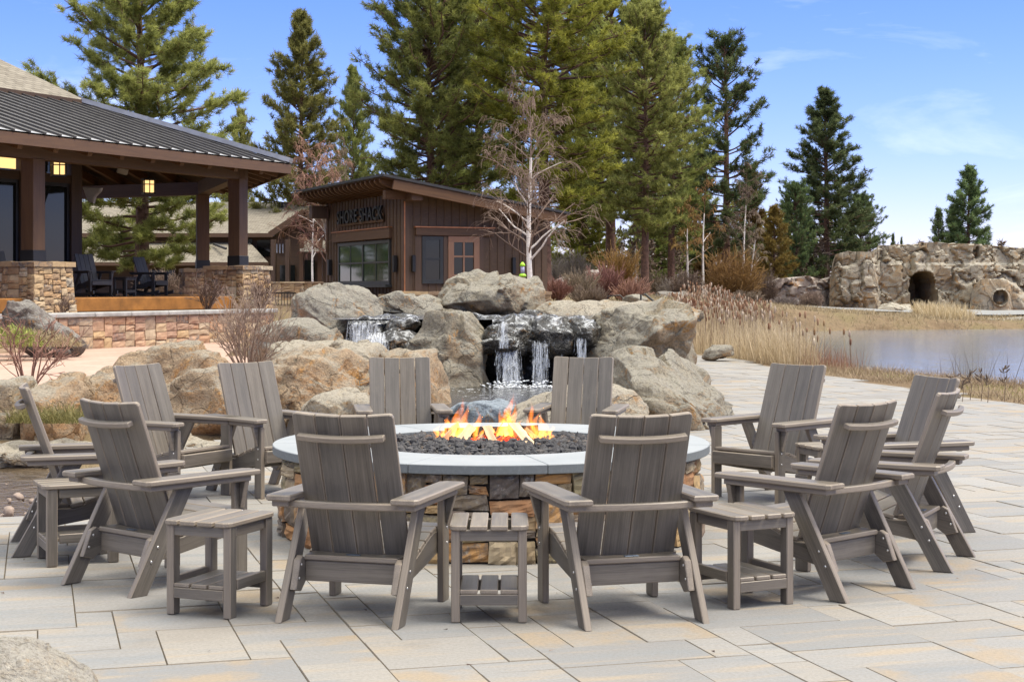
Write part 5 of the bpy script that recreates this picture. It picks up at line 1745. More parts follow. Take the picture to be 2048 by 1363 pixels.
# black picket railing
rl = thing('metal_railing', 'short black metal railing between stone piers left of the boulders', 'railing', (fx(545, 50), 50, .9))
mb = MB(); a = P(528, 586, 50); b = P(592, 586, 50)
mb.beam(a, b, .04, .04); lo = Vector((0, 0, -.75)); mb.beam(a + lo, b + lo, .03, .03)
part(mb, 'rail', 'metal_black', rl)
mb = MB()
for k in range(12):
    q = a.lerp(b, k / 11); mb.tube([q + lo * 1.25, q], .011, 5)
part(mb, 'baluster', 'metal_black', rl)
# handrail by the steps
hr = thing('handrail', 'dark bent metal handrail standing by rocks above the cattails', 'handrail', P(1285, 615, 50))
mb = MB(); mb.tube([P(1282, 622, 50), P(1282, 589, 50), P(1290, 588, 50), P(1312, 606, 50), P(1313, 622, 50)], .035, 8); part(mb, 'rail', 'metal_black', hr)
mb = MB(); mb.tube([P(1245, 615, 53), P(1250, 600, 53), P(1240, 590, 53), P(1216, 592, 53), P(1212, 612, 53)], .022, 8)
tag(mb.build('handrail', MATS['metal_black']), 'thin dark handrail left of the bent one, before reddish shrubs', 'handrail')
ps = thing('marker_post', 'rusty steel marker post standing among the cattails', 'post', P(1383, 640, 44))
mb = MB(); q = P(1383, 600, 44); mb.box((q.x - .11, q.y - .04, ground_h(q.x, q.y) - .1), (q.x + .11, q.y + .04, q.z), .01); part(mb, 'plate', 'rust_dark', ps)
# roof tip of another building at the top left edge
tip = P(2, 20, 20)
# ================================================================== plants
def tubes_mesh(name, polys, n=4, mat=None, tint=None):
    """many thin tubes in one mesh, polys = [(points, radii)]"""
    V, F, T = [], [], []; b = 0
    cs = [(math.cos(2 * PI * k / n), math.sin(2 * PI * k / n)) for k in range(n)]
    for pi, (pts, rad) in enumerate(polys):
        pts = np.asarray(pts, float); m = len(pts)
        d = np.gradient(pts, axis=0); d /= np.linalg.norm(d, axis=1)[:, None] + 1e-9
        a = np.cross(d, [0.31, 0.87, 0.38]); a /= np.linalg.norm(a, axis=1)[:, None] + 1e-9
        c = np.cross(d, a)
        rad = np.asarray(rad, float)
        ring = np.stack([pts + (a * x + c * y) * rad[:, None] for x, y in cs], 1).reshape(-1, 3)
        V.append(ring)
        i = (np.arange(m - 1)[:, None] * n + np.arange(n)[None]).ravel(); j = (np.arange(m - 1)[:, None] * n + (np.arange(n)[None] + 1) % n).ravel()
        F.append(np.stack([i, j, j + n, i + n], 1) + b); b += m * n
        if tint is not None: T.append(np.full(m * n, tint[pi]))
    return np_mesh(name, np.concatenate(V), np.concatenate(F), True, np.concatenate(T) if tint is not None else None)


def blades(p, d, l, w, rs):
    """flat tapering needles: base points p, directions d, lengths l, widths w -> verts, tris"""
    n = len(p)
    side = np.cross(d, rs.normal(size=(n, 3))); side /= np.linalg.norm(side, axis=1)[:, None] + 1e-9
    a = p - side * w[:, None] / 2; b = p + side * w[:, None] / 2
    c = p + d * l[:, None]
    V = np.stack([a, b, c], 1).reshape(-1, 3)
    F = np.arange(3 * n).reshape(-1, 3)
    return V, F


def pine_meshes(seed, H, cb, R, prof, nbr=150, tufts=14, nper=15, nl=.30, nw=.035, droop=.0, upturn=.5, open_=0.0, trunk_r=.22):
    """trunk with limbs, and a crown of needle tufts carried along the limbs"""
    rs = np.random.RandomState(seed)
    kz = np.linspace(0, 1, 15)
    wob = np.stack([np.sin(kz * 5 + seed) * .10, np.cos(kz * 4 + seed * 2) * .10, kz * 0], 1) * H / 14
    tp = wob * kz[:, None] + np.stack([kz * 0, kz * 0, kz * H], 1)
    tr = trunk_r * (1 - kz) ** .85 + .018; tr[0] *= 1.25
    polys = [(tp, tr)]
    P_, D_, L_, W_, T_ = [], [], [], [], []
    for b in range(nbr):
        k = (b + rs.rand()) / nbr
        z = cb + (H * .985 - cb) * k ** .93
        if rs.rand() < open_ * .6: continue
        az = b * 2.399 + rs.normal() * .5
        ln = R * np.interp(k, *prof) * rs.uniform(.55, 1.15) + .12
        el = np.interp(k, [0, .5, 1], [-.12 - droop, .18 - droop * .5, .95]) + rs.normal() * .14
        base = np.array([np.interp(z / H, kz, tp[:, 0]), np.interp(z / H, kz, tp[:, 1]), z])
        m = 6; s = np.linspace(0, 1, m)
        hd = np.array([math.cos(az), math.sin(az), 0])
        pts = base + hd * (ln * s * math.cos(el))[:, None] + np.array([0, 0, 1]) * (ln * (math.sin(el) * s + upturn * .28 * s ** 2.4))[:, None]
        pts += rs.normal(size=(m, 3)) * .035 * ln * s[:, None]
        r0 = min(.075, .022 + .014 * ln) * (trunk_r / .22) ** .5
        polys.append((pts, r0 * (1 - s * .85)))
        nt = max(3, int(tufts * (.35 + ln / R)))
        for q in range(nt):
            u = rs.uniform(.28, 1.0) ** .75
            c = np.array([np.interp(u, s, pts[:, i]) for i in range(3)])
            side = rs.normal(size=3); side[2] = side[2] * .5 + .12
            offm = (.07 + .20 * ln * (1 - u * .45)) * rs.uniform(.1, 1)
            c2 = c + side / (np.linalg.norm(side) + 1e-9) * offm
            if offm > .14: polys.append((np.stack([c, (c + c2) / 2 + [0, 0, -.02], c2]), np.array([.012, .010, .006]) * (trunk_r / .22) ** .5))
            grow = hd * .55 + np.array([0, 0, .75]) + side * .25; grow /= np.linalg.norm(grow)
            n = max(5, int(nper * rs.uniform(.7, 1.3)))
            dv = rs.normal(size=(n, 3)) + grow * .85; dv /= np.linalg.norm(dv, axis=1)[:, None]
            axial = rs.uniform(-.5, .6, n)[:, None] * grow * nl * .9
            P_.append(c2 + axial + rs.normal(size=(n, 3)) * .03); D_.append(dv); L_.append(nl * rs.uniform(.6, 1.15, n)); W_.append(nw * rs.uniform(.7, 1.3, n))
            tt = np.clip(rs.normal(.42, .25) + rs.normal(size=n) * .14 + .10 * (dv[:, 2]), 0, 1); T_.append(np.repeat(tt, 3))
    V, F = blades(np.concatenate(P_), np.concatenate(D_), np.concatenate(L_), np.concatenate(W_), rs)
    return tubes_mesh('trunk', polys, 6), np_mesh('crown', V, F, False, np.concatenate(T_))


_pines = {}
def pine(label, kind, x, y, H, R=None, mat='needle_green', rz=0.0, zb=None, name='pine_tree', group='pine trees behind the patio', sx=1.0):
    """a pine of one of the built kinds, scaled to height H and crown half width R"""
    me_t, me_c, H0, R0 = _pines[kind]
    z = ground_h(x, y) - .1 if zb is None else zb
    r = thing(name, label, 'tree', (x, y, z), rz, group)
    s = H / H0; w = s if R is None else R / R0
    r.scale = (w, w, s)
    t_ = link_mesh('trunk', me_t, MATS['bark_pine'], r)
    c_ = bpy.data.objects.new('crown', me_c); COL.objects.link(c_); c_.parent = r
    if not me_c.materials: me_c.materials.append(MATS[mat])
    c_.material_slots[0].link = 'OBJECT'; c_.material_slots[0].material = MATS[mat]
    return r


OVAL = ([0, .12, .4, .7, .9, 1], [.62, .9, 1., .72, .40, .10])
CONE = ([0, .1, .3, .6, .85, 1], [.75, 1., .98, .74, .44, .10])
COLM = ([0, .15, .5, .8, .93, 1], [.6, .9, 1., .85, .5, .12])
OPEN = ([0, .2, .45, .75, .92, 1], [.8, 1., .85, .75, .5, .12])
def kind(name, seed, H, cb, R, prof, **kw):
    a, b = pine_meshes(seed, H, cb, R, prof, **kw); _pines[name] = (a, b, H, R)


kind('near', 101, 14.5, 1.6, 3.2, OVAL, nbr=130, tufts=26, nper=60, nl=.25, nw=.024, upturn=.9, trunk_r=.25)
kind('bushy', 102, 16, 1.2, 3.6, COLM, nbr=230, tufts=19, nper=34, nl=.30, nw=.034, upturn=.8, trunk_r=.25)
kind('tall', 103, 19, 4.5, 3.3, COLM, nbr=185, tufts=17, nper=32, nl=.31, nw=.038, droop=.1, upturn=.8, trunk_r=.30)
kind('cone', 104, 15, 1.2, 2.6, CONE, nbr=190, tufts=15, nper=30, nl=.30, nw=.040, upturn=.8, trunk_r=.22)
kind('open', 105, 16, 2.5, 2.6, OPEN, nbr=120, tufts=13, nper=32, nl=.33, nw=.044, open_=.22, upturn=1.0, trunk_r=.28)
kind('far', 106, 12, 1.0, 2.4, CONE, nbr=140, tufts=14, nper=18, nl=.40, nw=.058, upturn=.8, trunk_r=.20)
kind('spire', 107, 6, .3, 1.0, CONE, nbr=110, tufts=9, nper=13, nl=.28, nw=.05, trunk_r=.12)


def pine_px(label, kd, px, d, ytop, halfw, mat, rz=0, **kw):
    x = (px - CXP) * d / FPX; zb = ground_h(x, d) - .1
    H = EYE - (ytop - HZN) * d / FPX - zb
    return pine(label, kd, x, d, H, halfw * d / FPX, mat, rz, zb, **kw)


pine_px('large olive green pine behind the pavilion, its lower boughs seen under the roof', 'near', 283, 52, -120, 196, 'needle_olive', .4)
pine_px('pointed pine between pavilion and shack, against clear sky', 'cone', 600, 86, 28, 92, 'needle_olive', 1.2)
pine_px('slim small pine top right of the pointed one, behind the shack', 'cone', 706, 112, 138, 55, 'needle_green', 2.)
pine_px('massive dense pine rising directly behind the shack', 'bushy', 862, 72, -40, 152, 'needle_green', .3)
pine_px('dense green pine behind the right of the massive one', 'bushy', 955, 84, -60, 130, 'needle_green', 2.3)
pine_px('tall yellow green pine behind the bare birch', 'tall', 1090, 70, -150, 158, 'needle_yellow', 1.)
pine_px('tall olive pine right of the yellow green one, cut by the photo top', 'tall', 1222, 90, -70, 130, 'needle_olive', 2.)
pine_px('pine with a straight reddish trunk standing above the willow shrubs', 'tall', 1290, 84, 20, 100, 'needle_olive', 3.)
pine_px('pine with a grey brown trunk at the right end of the dense group', 'tall', 1342, 95, 88, 92, 'needle_green', 4.)
pine_px('open crowned pine with a visible trunk standing apart against the sky', 'open', 1452, 102, 76, 92, 'needle_deep', .7)
pine_px('broad dark pine right of the open crowned one, above the cliff', 'cone', 1652, 110, 182, 92, 'needle_deep', 2.5)
pine_px('dark bushy pine at the foot of the broad pine, touching the cliff', 'bushy', 1722, 116, 395, 52, 'needle_deep', 1.1)
pine_px('low dark green conifer left of the broad pine', 'bushy', 1592, 106, 372, 44, 'needle_deep', 1.9)
pine_px('small conifer with rusty needles near the white birches', 'far', 1548, 98, 415, 42, 'needle_rust', .5)
pine_px('thin conifer with rusty lower boughs beside the open crowned pine', 'far', 1500, 112, 340, 48, 'needle_rust', 1.5)
pine_px('lone pine above the right part of the cliff', 'far', 1938, 150, 336, 52, 'needle_deep', 2.)
pine_px('narrow dark conifer left of the lone pine above the cliff', 'spire', 1877, 150, 420, 20, 'needle_deep', 0.)
pine_px('dark conifer touching the left side of the lone pine', 'spire', 1908, 150, 412, 26, 'needle_deep', 1.)
pine_px('tiny far conifer peeking over the cliff top, left one', 'spire', 1786, 190, 470, 8, 'needle_deep', 2.)
pine_px('tiny far conifer peeking over the cliff top, right one', 'spire', 1803, 190, 477, 6, 'needle_deep', 3.)
pine_px('dim low conifer in the gap right of the grey brown trunk', 'far', 1392, 120, 300, 58, 'needle_green', .9)
pine_px('low green pine filling the gap behind the reddish trunk', 'bushy', 1315, 112, 330, 70, 'needle_green', 3.3)
pine_px('low green conifer behind the shack roof at its right end', 'bushy', 1165, 98, 320, 80, 'needle_yellow', 4.1)
pine_px('shaded pine behind the lodge, left of the pointed pine', 'far', 480, 120, 225, 45, 'needle_olive', 2.2)
pine_px('tall pine far behind between olive and reddish trunk pines', 'tall', 1160, 118, -20, 95, 'needle_olive', 5.1)
pine_px('low rusty young pine left of the white birches', 'far', 1420, 108, 430, 36, 'needle_rust', 4.4)

pine('pine beyond the pavilion, mirrored in the big shack window', 'tall', -30.5, 76, 15, 3.2, 'needle_green', .4)
pine('second pine beyond the pavilion, mirrored at the side of the big shack window', 'bushy', -36, 82, 14, 3.4, 'needle_olive', 1.4)
pine('low pine beyond the left photo edge, mirrored in the shack window', 'bushy', -33, 90, 13, 3.2, 'needle_green', 2.4)

# ------------------------------------------------------------------ leafless trees and shrubs
def grow(rs, p, d, L, r, depth, out, spread=.5, up=.12, kids=3, shrink=.66, seg=5, lvl=0):
    pts = [np.array(p, float)]; dd = np.array(d, float)
    for i in range(seg):
        dd = dd + rs.normal(size=3) * .10 + np.array([0, 0, up * .5]); dd /= np.linalg.norm(dd)
        pts.append(pts[-1] + dd * L / seg)
    pts = np.array(pts)
    out.append((pts, np.linspace(r, r * .45, seg + 1), lvl))
    if depth <= 0: return
    n = max(2, int(round(kids + rs.normal() * .7)))
    for k in range(n):
        u = rs.uniform(.25, 1.0)
        c = np.array([np.interp(u, np.linspace(0, 1, seg + 1), pts[:, i]) for i in range(3)])
        e = rs.normal(size=3); e[2] *= .6
        nd = dd + e * spread; nd[2] += up; nd /= np.linalg.norm(nd)
        grow(rs, c, nd, L * shrink * rs.uniform(.7, 1.15), r * .52, depth - 1, out, spread, up, kids, shrink, max(3, seg - 1), lvl + 1)


t = NT('birch_bark')
c = t.coord('Object')
n1 = t.noise(t.n('ShaderNodeMapping', {'Vector': c, 'Scale': (3, 3, 14)}).outputs[0], 3, 4, .65); n2 = t.noise(c, 3, 3, .5)
col = t.mix(t.maprange(n1, .58, .68), t.ramp(n2, [(.3, (.62, .52, .44)), (.7, (.80, .76, .70))]), (.16, .10, .08))
t.fin(col, .7, t.bump(n1, .3, .01), 0, .2)
MATS['birch_bark'] = t.m


def birch(label, x, y, zb, H, seed, twig='twig_maroon', lean=(0, 0), nb=26, tr=.075, low=.12, sp=.30, wmin=.006, group='bare birch trees', name='birch_tree'):
    rs = np.random.RandomState(seed)
    r = thing(name, label, 'tree', (x, y, zb), 0, group)
    kz = np.linspace(0, 1, 14)
    tp = np.stack([lean[0] * kz * H + .05 * np.sin(kz * 6 + seed), lean[1] * kz * H + .05 * np.cos(kz * 5 + seed), kz * H], 1)
    white = [(tp[:10], tr * (1 - kz[:10]) ** .9 + .008)]; tw = [(tp[9:], np.maximum(tr * (1 - kz[9:]), wmin))]
    for b in range(nb):
        k = low + (.95 - low) * (b + rs.rand()) / nb
        c = np.array([np.interp(k, kz, tp[:, i]) for i in range(3)])
        az = b * 2.4 + rs.normal() * .4
        d = np.array([math.cos(az) * .75, math.sin(az) * .75, .62 + rs.normal() * .1]); d /= np.linalg.norm(d)
        out = []
        L = H * sp * (1.05 - k) ** .55 * rs.uniform(.65, 1.1)
        grow(rs, c, d, L, .030 * (1.15 - k), 3, out, .62, .02, 3.1, .62)
        for q in out:
            pts, rad, lv = q
            if lv == 0 and b % 3 == 0 and k < .6: white.append((pts, rad))
            else:
                if lv >= 2: pts = pts - np.array([0, 0, 1]) * (np.linspace(0, 1, len(pts)) ** 2 * .12 * lv * .5)[:, None]
                tw.append((pts, np.maximum(rad, wmin)))
    link_mesh('trunk', tubes_mesh('trunk', white, 7), MATS['birch_bark'], r)
    link_mesh('twigs', tubes_mesh('twigs', tw, 3, tint=list(np.clip(rs.normal(.5, .22, len(tw)), 0, 1))), MATS[twig], r)
    return r


bx_ = P(1064, 556, 36.5)
birch('white birch with bare maroon twigs standing before the shack door side', bx_.x, bx_.y, .92, 5.15, 3, lean=(-.018, 0), nb=36, tr=.066, low=.22, sp=.29, wmin=.0045)
birch('leaning bare birch with coppery twigs left of the shack', P(672, 570, 52).x, 52, .9, 5.4, 5, 'twig_red', lean=(-.16, 0), nb=30, tr=.06, low=.2, sp=.34, wmin=.006)
birch('second coppery bare birch rising left behind the shack roof', P(690, 500, 64).x, 64, .9, 6.6, 6, 'twig_brown', lean=(-.03, 0), nb=24, tr=.05, low=.3, sp=.24, wmin=.007)
birch('pale bare birch behind the lodge gable, with fine coppery twigs', P(628, 500, 70).x, 70, .9, 6.0, 16, 'twig_red', lean=(-.02, 0), nb=22, tr=.05, low=.3, sp=.24, wmin=.008)
for px, yb, yt, d, sd, lab, ln in ((1372, 590, 400, 88, 7, 'thin white birch with rusty twigs right of the grey brown trunk', .03), (1404, 590, 350, 86, 8, 'tall thin white birch left of the round orange willow', .03), (1487, 570, 300, 92, 9, 'straight white birch rising behind the round orange willow', .02), (1497, 575, 400, 94, 10, 'slanting white birch right behind the round orange willow', .09), (1243, 575, 440, 96, 11, 'grey white birch stem beside the olive pine trunk', .0), (1270, 575, 440, 98, 12, 'grey white birch stem left of the reddish pine trunk', .0)):
    x = (px - CXP) * d / FPX; zb = ground_h(x, d)
    birch(lab, x, d, zb, (yb - yt) * d / FPX + .4, sd, 'twig_orange' if sd in (7, 8) else 'twig_brown', (ln, 0), 16, .07, .35, .20, .012)


def shrub(label, x, y, zb, H, Wd, seed, mat='twig_brown', stems=30, depth=2, kids=3.2, r=.012, wmin=.004, group=None, name='bare_shrub', spread=.42, shrink=.62, fan=1.0, cat='shrub'):
    rs = np.random.RandomState(seed); out = []
    for k in range(stems):
        az = rs.uniform(0, 2 * PI); a = math.sqrt(rs.rand()) * fan
        d = np.array([math.cos(az) * a * Wd / H * .8, math.sin(az) * a * Wd / H * .8, 1.0]); d /= np.linalg.norm(d)
        b = np.array([math.cos(az), math.sin(az), 0]) * Wd * .10 * rs.rand()
        grow(rs, b, d, H * rs.uniform(.45, .75), r, depth, out, spread, .05, kids, shrink, 4)
    polys = [(p, np.maximum(q, wmin)) for p, q, l in out]
    tint = [np.clip(.35 + .14 * l + rs.normal() * .18, 0, 1) for p, q, l in out]
    o = link_mesh(name, tubes_mesh(name, polys, 3, tint=tint), MATS[mat])
    o.location = (x, y, zb); o.rotation_euler = (0, 0, seed)
    return tag(o, label, cat, group)


def dome_bush(label, x, y, zb, H, Rr, seed, mat, n=420, wmin=.010, group=None, name='bare_shrub', core=.35):
    """rounded leafless bush: curved stems to a dome, ending in fine upright twigs"""
    rs = np.random.RandomState(seed); polys, tint = [], []
    for k in range(n):
        a = rs.uniform(0, 2 * PI); th = math.acos(rs.uniform(-.62, 1)); q = rs.uniform(core, 1) ** .5
        end = np.array([math.cos(a) * math.sin(th) * Rr * q, math.sin(a) * math.sin(th) * Rr * q, H * (.50 + .50 * math.cos(th) * q)])
        end += fbm(np.array([end]) * 1.3 + seed, 2, seed)[0] * .18 * Rr * np.array([math.cos(a), math.sin(a), .8])
        b = np.array([math.cos(a), math.sin(a), 0]) * Rr * .15 * rs.rand()
        mid = b + (end - b) * np.array([.62, .62, .42]) + rs.normal(size=3) * .04 * Rr
        m2 = b + (end - b) * np.array([.25, .25, .2]) + rs.normal(size=3) * .03 * Rr
        polys.append((np.stack([b, m2, mid, end]), np.maximum(np.array([.016, .012, .009, .006]), wmin * .8))); tint.append(np.clip(rs.normal(.28, .12), 0, 1))
        for e in range(4):
            u = rs.uniform(.45, 1); p0 = mid + (end - mid) * (u * 2 - 1) if u > .5 else mid
            d = (end - b) / (np.linalg.norm(end - b) + 1e-6) * .6 + rs.normal(size=3) * .55 + [0, 0, .15]; d /= np.linalg.norm(d)
            L = H * rs.uniform(.10, .22); p1 = p0 + d * L * .55 + rs.normal(size=3) * .02; p2 = p0 + d * L + [0, 0, L * .12]
            polys.append((np.stack([p0, p1, p2]), np.array([wmin, wmin * .9, wmin * .7]))); tint.append(np.clip(.25 + .55 * p2[2] / H + rs.normal() * .15, 0, 1))
    o = link_mesh(name, tubes_mesh(name, polys, 3, tint=tint), MATS[mat]); o.location = (x, y, zb)
    return tag(o, label, 'shrub', group)


g = P(55, 745, 17.2)
shrub('small bare dogwood with red twig tips growing before the left boulders', g.x, 17.3, .42, .92, .85, 3, 'twig_red', 9, 3, 3.2, .013, .0032, spread=.5)
g = P(485, 725, 19.5)
shrub('bare reddish shrub of many upright stems between terrace and waterfall', g.x + .05, 19.6, .44, .98, .80, 4, 'twig_maroon', 22, 3, 2.8, .011, .0028, spread=.38)
shrub('thin bare shrub at the left edge of the waterfall boulders', P(520, 700, 21).x, 21.2, .4, .95, .5, 8, 'twig_maroon', 12, 2, 3, .012, .0035)
shrub('tiny bare shrub in the bed beside the left stone pier', P(130, 605, 30.8).x, 30.6, 1.0, .42, .5, 5, 'twig_maroon', 16, 2, 3, .008, .004)
dome_bush('dark rounded leafless shrub behind the rocking chairs', P(328, 570, 50).x, 50, 1.0, 1.05, .85, 6, 'twig_maroon', 300, .007)
shrub('low maroon shrub in front of the right stone pier', P(430, 605, 36.5).x, 35.6, 1.0, .8, .8, 7, 'twig_maroon', 30, 2, 3.4, .01, .005)
shrub('low maroon shrub right of the right stone pier', P(520, 605, 38).x, 38.2, 1.0, .8, .7, 9, 'twig_maroon', 26, 2, 3.4, .01, .005)
# far shrubs
WL = 'reddish willow shrubs behind the waterfall'
for k, (px, d, yt, w, mat, lab) in enumerate([
    (1115, 56, 560, 60, 'twig_red', 'reddish willow clump nearest the crowning boulder'), (1160, 58, 545, 60, 'twig_brown', 'brownish willow clump, second from the crowning boulder'),
    (1205, 60, 535, 70, 'twig_red', 'reddish willow clump below the olive pine'), (1240, 62, 505, 70, 'twig_orange', 'orange willow clump at the foot of the olive pine trunk'),
    (1262, 57, 560, 55, 'twig_red', 'low reddish willow clump above the thin handrail'), (1180, 54, 575, 60, 'twig_brown', 'low brown willow clump above the rim boulder')]):
    x = (px - CXP) * d / FPX; zb = ground_h(x, d); shrub(lab, x, d, zb, (EYE - (yt - HZN) * d / FPX - zb) * .95, w * d / FPX * .8, 20 + k, mat, 110, 2, 3.6, .012, .008, WL, 'willow_shrub', .22)
far_sh = [
    (1467, 84, 494, 100, 'twig_orange', 'round willow bush glowing orange at its top', 150, 'willow_shrub'),
    (1430, 72, 585, 80, 'twig_gray', 'grey mound shaped bare shrub left of the low pink cliff', 110, 'bare_shrub'),
    (1375, 80, 540, 60, 'twig_brown', 'brown bare shrub below the thin birches', 90, 'bare_shrub'),
    (1345, 90, 555, 60, 'twig_gray', 'grey brown bare shrub between pine trunk and birch', 80, 'bare_shrub'),
    (1490, 74, 582, 75, 'twig_brown', 'wide brown shrub in front of the low pink cliff', 120, 'bare_shrub'),
    (1568, 72, 590, 50, 'twig_gray', 'grey upright bare shrub before the pale path', 70, 'bare_shrub'),
    (1622, 86, 583, 40, 'twig_maroon', 'dark maroon ball shaped shrub at the foot of the tall cliff', 110, 'bare_shrub'),
    (1405, 60, 606, 42, 'twig_crimson', 'crimson stemmed dogwood behind the cattails', 70, 'dogwood'),
    (1150, 92, 500, 60, 'twig_gray', 'pale grey leafless thicket behind the willow shrubs', 110, 'bare_shrub'),
    (1115, 96, 510, 50, 'twig_gray', 'pale leafless thicket right of the shack corner', 80, 'bare_shrub'),
    (1530, 90, 540, 50, 'twig_brown', 'brown thicket above the low pink cliff', 70, 'bare_shrub'),
    (1310, 100, 540, 60, 'twig_brown', 'brown thicket between the two straight pine trunks', 70, 'bare_shrub'),
]
for k, (px, d, yt, w, mat, lab, st, nm) in enumerate(far_sh):
    x = (px - CXP) * d / FPX; zb = ground_h(x, d); dome_bush(lab, x, d, zb, EYE - (yt - HZN) * d / FPX - zb, w * d / FPX * .62, 50 + k, mat, int(st * 3.2), .011, 'far leafless shrubs', nm)

# evergreen ground shrub beside the dark slab
rs = np.random.RandomState(9)
def leaf_mound(label, c, sx, sy, h, n, l, w, mat, seed, name='low_shrub'):
    rs = np.random.RandomState(seed)
    a = rs.uniform(0, 2 * PI, n); r = np.sqrt(rs.rand(n)); top = h * (1 - r ** 2) * rs.uniform(.3, 1, n)
    p = np.stack([r * np.cos(a) * sx, r * np.sin(a) * sy, top], 1)
    d = rs.normal(size=(n, 3)) + [0, 0, .8]; d /= np.linalg.norm(d, axis=1)[:, None]
    V, F = blades(p, d, l * rs.uniform(.6, 1.2, n), w * rs.uniform(.7, 1.3, n), rs)
    o = link_mesh(name, np_mesh(name, V, F, False, np.repeat(np.clip(rs.normal(.5, .2, n), 0, 1), 3)), MATS[mat]); o.location = c
    return tag(o, label, 'shrub')
leaf_mound('low green shrub at the left edge beside the dark basalt slab', P(25, 690, 24.6) + Vector((0, 0, -.02)), .55, .4, .32, 1500, .09, .03, 'needle_olive', 3)
leaf_mound('brown dry low shrub right of the green one before the basalt slab', P(85, 690, 24.8) + Vector((0, 0, -.02)), .6, .3, .26, 1200, .12, .014, 'grass_dry', 4)

# ------------------------------------------------------------------ grasses and cattails
def strips(p, d0, L, w, bend, rs, tint, seg=4):
    """curved blades: base, direction, length, width, sideways bend"""
    n = len(p); s = np.linspace(0, 1, seg + 1)
    az = rs.uniform(0, 2 * PI, n); b = np.stack([np.cos(az), np.sin(az), az * 0], 1)
    fa = rs.uniform(0, 2 * PI, n); side = np.stack([np.cos(fa), np.sin(fa), fa * 0], 1)
    V = []
    for i, k in enumerate(s):
        c = p + d0 * (L * k)[:, None] + b * (L * bend * k ** 2)[:, None]; c[:, 2] -= L * bend * .45 * k ** 3
        ww = w * (1 - .85 * k)
        V += [c - side * ww[:, None] / 2, c + side * ww[:, None] / 2]
    V = np.stack(V, 1).reshape(-1, 3); m = 2 * (seg + 1)
    base = (np.arange(n) * m)[:, None]
    F = np.concatenate([base + np.array([2 * i, 2 * i + 1, 2 * i + 3, 2 * i + 2]) for i in range(seg)], 0)
    return V, F, np.repeat(tint, m)


def grass(name, label, xy, hmin, hmax, w, bend, mat, seed, zoff=0.0, lean=.15):
    rs = np.random.RandomState(seed); n = len(xy)
    z = terr(xy[:, 0], xy[:, 1]) + zoff
    d = rs.normal(size=(n, 3)) * lean; d[:, 2] = 1; d /= np.linalg.norm(d, axis=1)[:, None]
    V, F, T = strips(np.column_stack([xy, z]), d, rs.uniform(hmin, hmax, n), w * rs.uniform(.6, 1.4, n), rs.uniform(0, bend, n), rs, np.clip(rs.normal(.5, .23, n), 0, 1))
    return tag(link_mesh(name, np_mesh(name, V, F, False, T), MATS[mat]), label, None, None, 'stuff')


def scatter(poly, n, rs, clump=0.0, keep=None):
    xs = [q[0] for q in poly]; ys = [q[1] for q in poly]; out = np.zeros((0, 2))
    while len(out) < n:
        p = np.stack([rs.uniform(min(xs), max(xs), n * 2), rs.uniform(min(ys), max(ys), n * 2)], 1)
        m = poly_sd(p[:, 0], p[:, 1], poly) < 0
        if clump: m &= (fbm(np.column_stack([p * clump, p[:, :1] * 0]), 2, 3) > rs.uniform(-.6, .5, len(p)))
        if keep is not None: m &= keep(p)
        out = np.concatenate([out, p[m]])
    return out[:n]


rs = np.random.RandomState(12)
# strip between path and pond
edge = [(8.4, 14.5), (6.95, 20.5), (5.55, 27.7), (4.65, 35), (6.0, 37), (6.6, 32), (7.5, 28.5), (9.0, 24.5), (11.5, 20), (15, 15)]
notpath = lambda p: poly_sd(p[:, 0], p[:, 1], PATH) > .15
grass('dry_grass', 'dry tan grass along the pond edge', scatter(edge, 26000, rs, .8, notpath), .05, .24, .010, .7, 'grass_dry', 1, -.02, .5)
grass('sparse_grass', 'sparse green tufts along the path edge', scatter([(7.6, 20.5), (6.4, 26), (5.2, 32), (5.6, 33), (7.0, 27), (8.6, 21)], 900, rs, 1.3, notpath), .04, .14, .010, .8, 'grass_green', 2, 0, .6)
grass('thin_reeds', 'thin bare stems at the water edge', scatter([(7.0, 27), (8.3, 23), (10, 20.5), (11.5, 21), (9.5, 24.5), (8.2, 28.5)], 170, rs), .35, .95, .009, .12, 'twig_brown', 3, -.05, .16)
# cattail bed
bed = [(4.6, 35.2), (5.3, 30.4), (5.95, 30.6), (6.15, 34), (6.4, 38), (7.0, 46), (7.0, 52), (6.0, 54), (5.0, 49), (4.0, 43)]
grass('cattail_leaves', 'dense straw coloured cattail leaves', scatter(bed, 9000, rs, .45, notpath), .45, .98, .016, .35, 'straw', 5, -.05, .16)
grass('red_reeds', 'reddish dry stems at the near end of the cattails', scatter([(5.5, 30.5), (6.0, 29.2), (6.6, 29.6), (6.7, 32.5), (5.8, 33)], 380, rs, .8, notpath), .2, .55, .012, .15, 'straw_red', 6, -.05, .12)
CV, CF, HV, HF, FV, FF = [], [], [], [], [], []
pts = scatter(bed, 620, rs, .3, notpath)
polys, heads, fluff = [], [], []
for (x, y) in pts:
    h = rs.uniform(.72, 1.2); z = ground_h(x, y) - .05; dx, dy = rs.normal(size=2) * .06
    top = np.array([x + dx * h, y + dy * h, z + h]); polys.append((np.array([[x, y, z], [x + dx * h * .4, y + dy * h * .4, z + h * .5], top]), [.007, .006, .005]))
    l = rs.uniform(.09, .15); r = rs.uniform(.013, .021)
    (fluff if rs.rand() < .38 else heads).append((np.array([top + [0, 0, .0], top + [0, 0, l * .15], top + [0, 0, l * .8], top + [0, 0, l]]), [r * .4, r, r * 1.15, r * .4]))
tag(link_mesh('cattail_stalks', tubes_mesh('cattail_stalks', polys, 3, tint=rs.rand(len(polys))), MATS['straw']), 'cattail stalks of the dense bed', None, None, 'stuff')
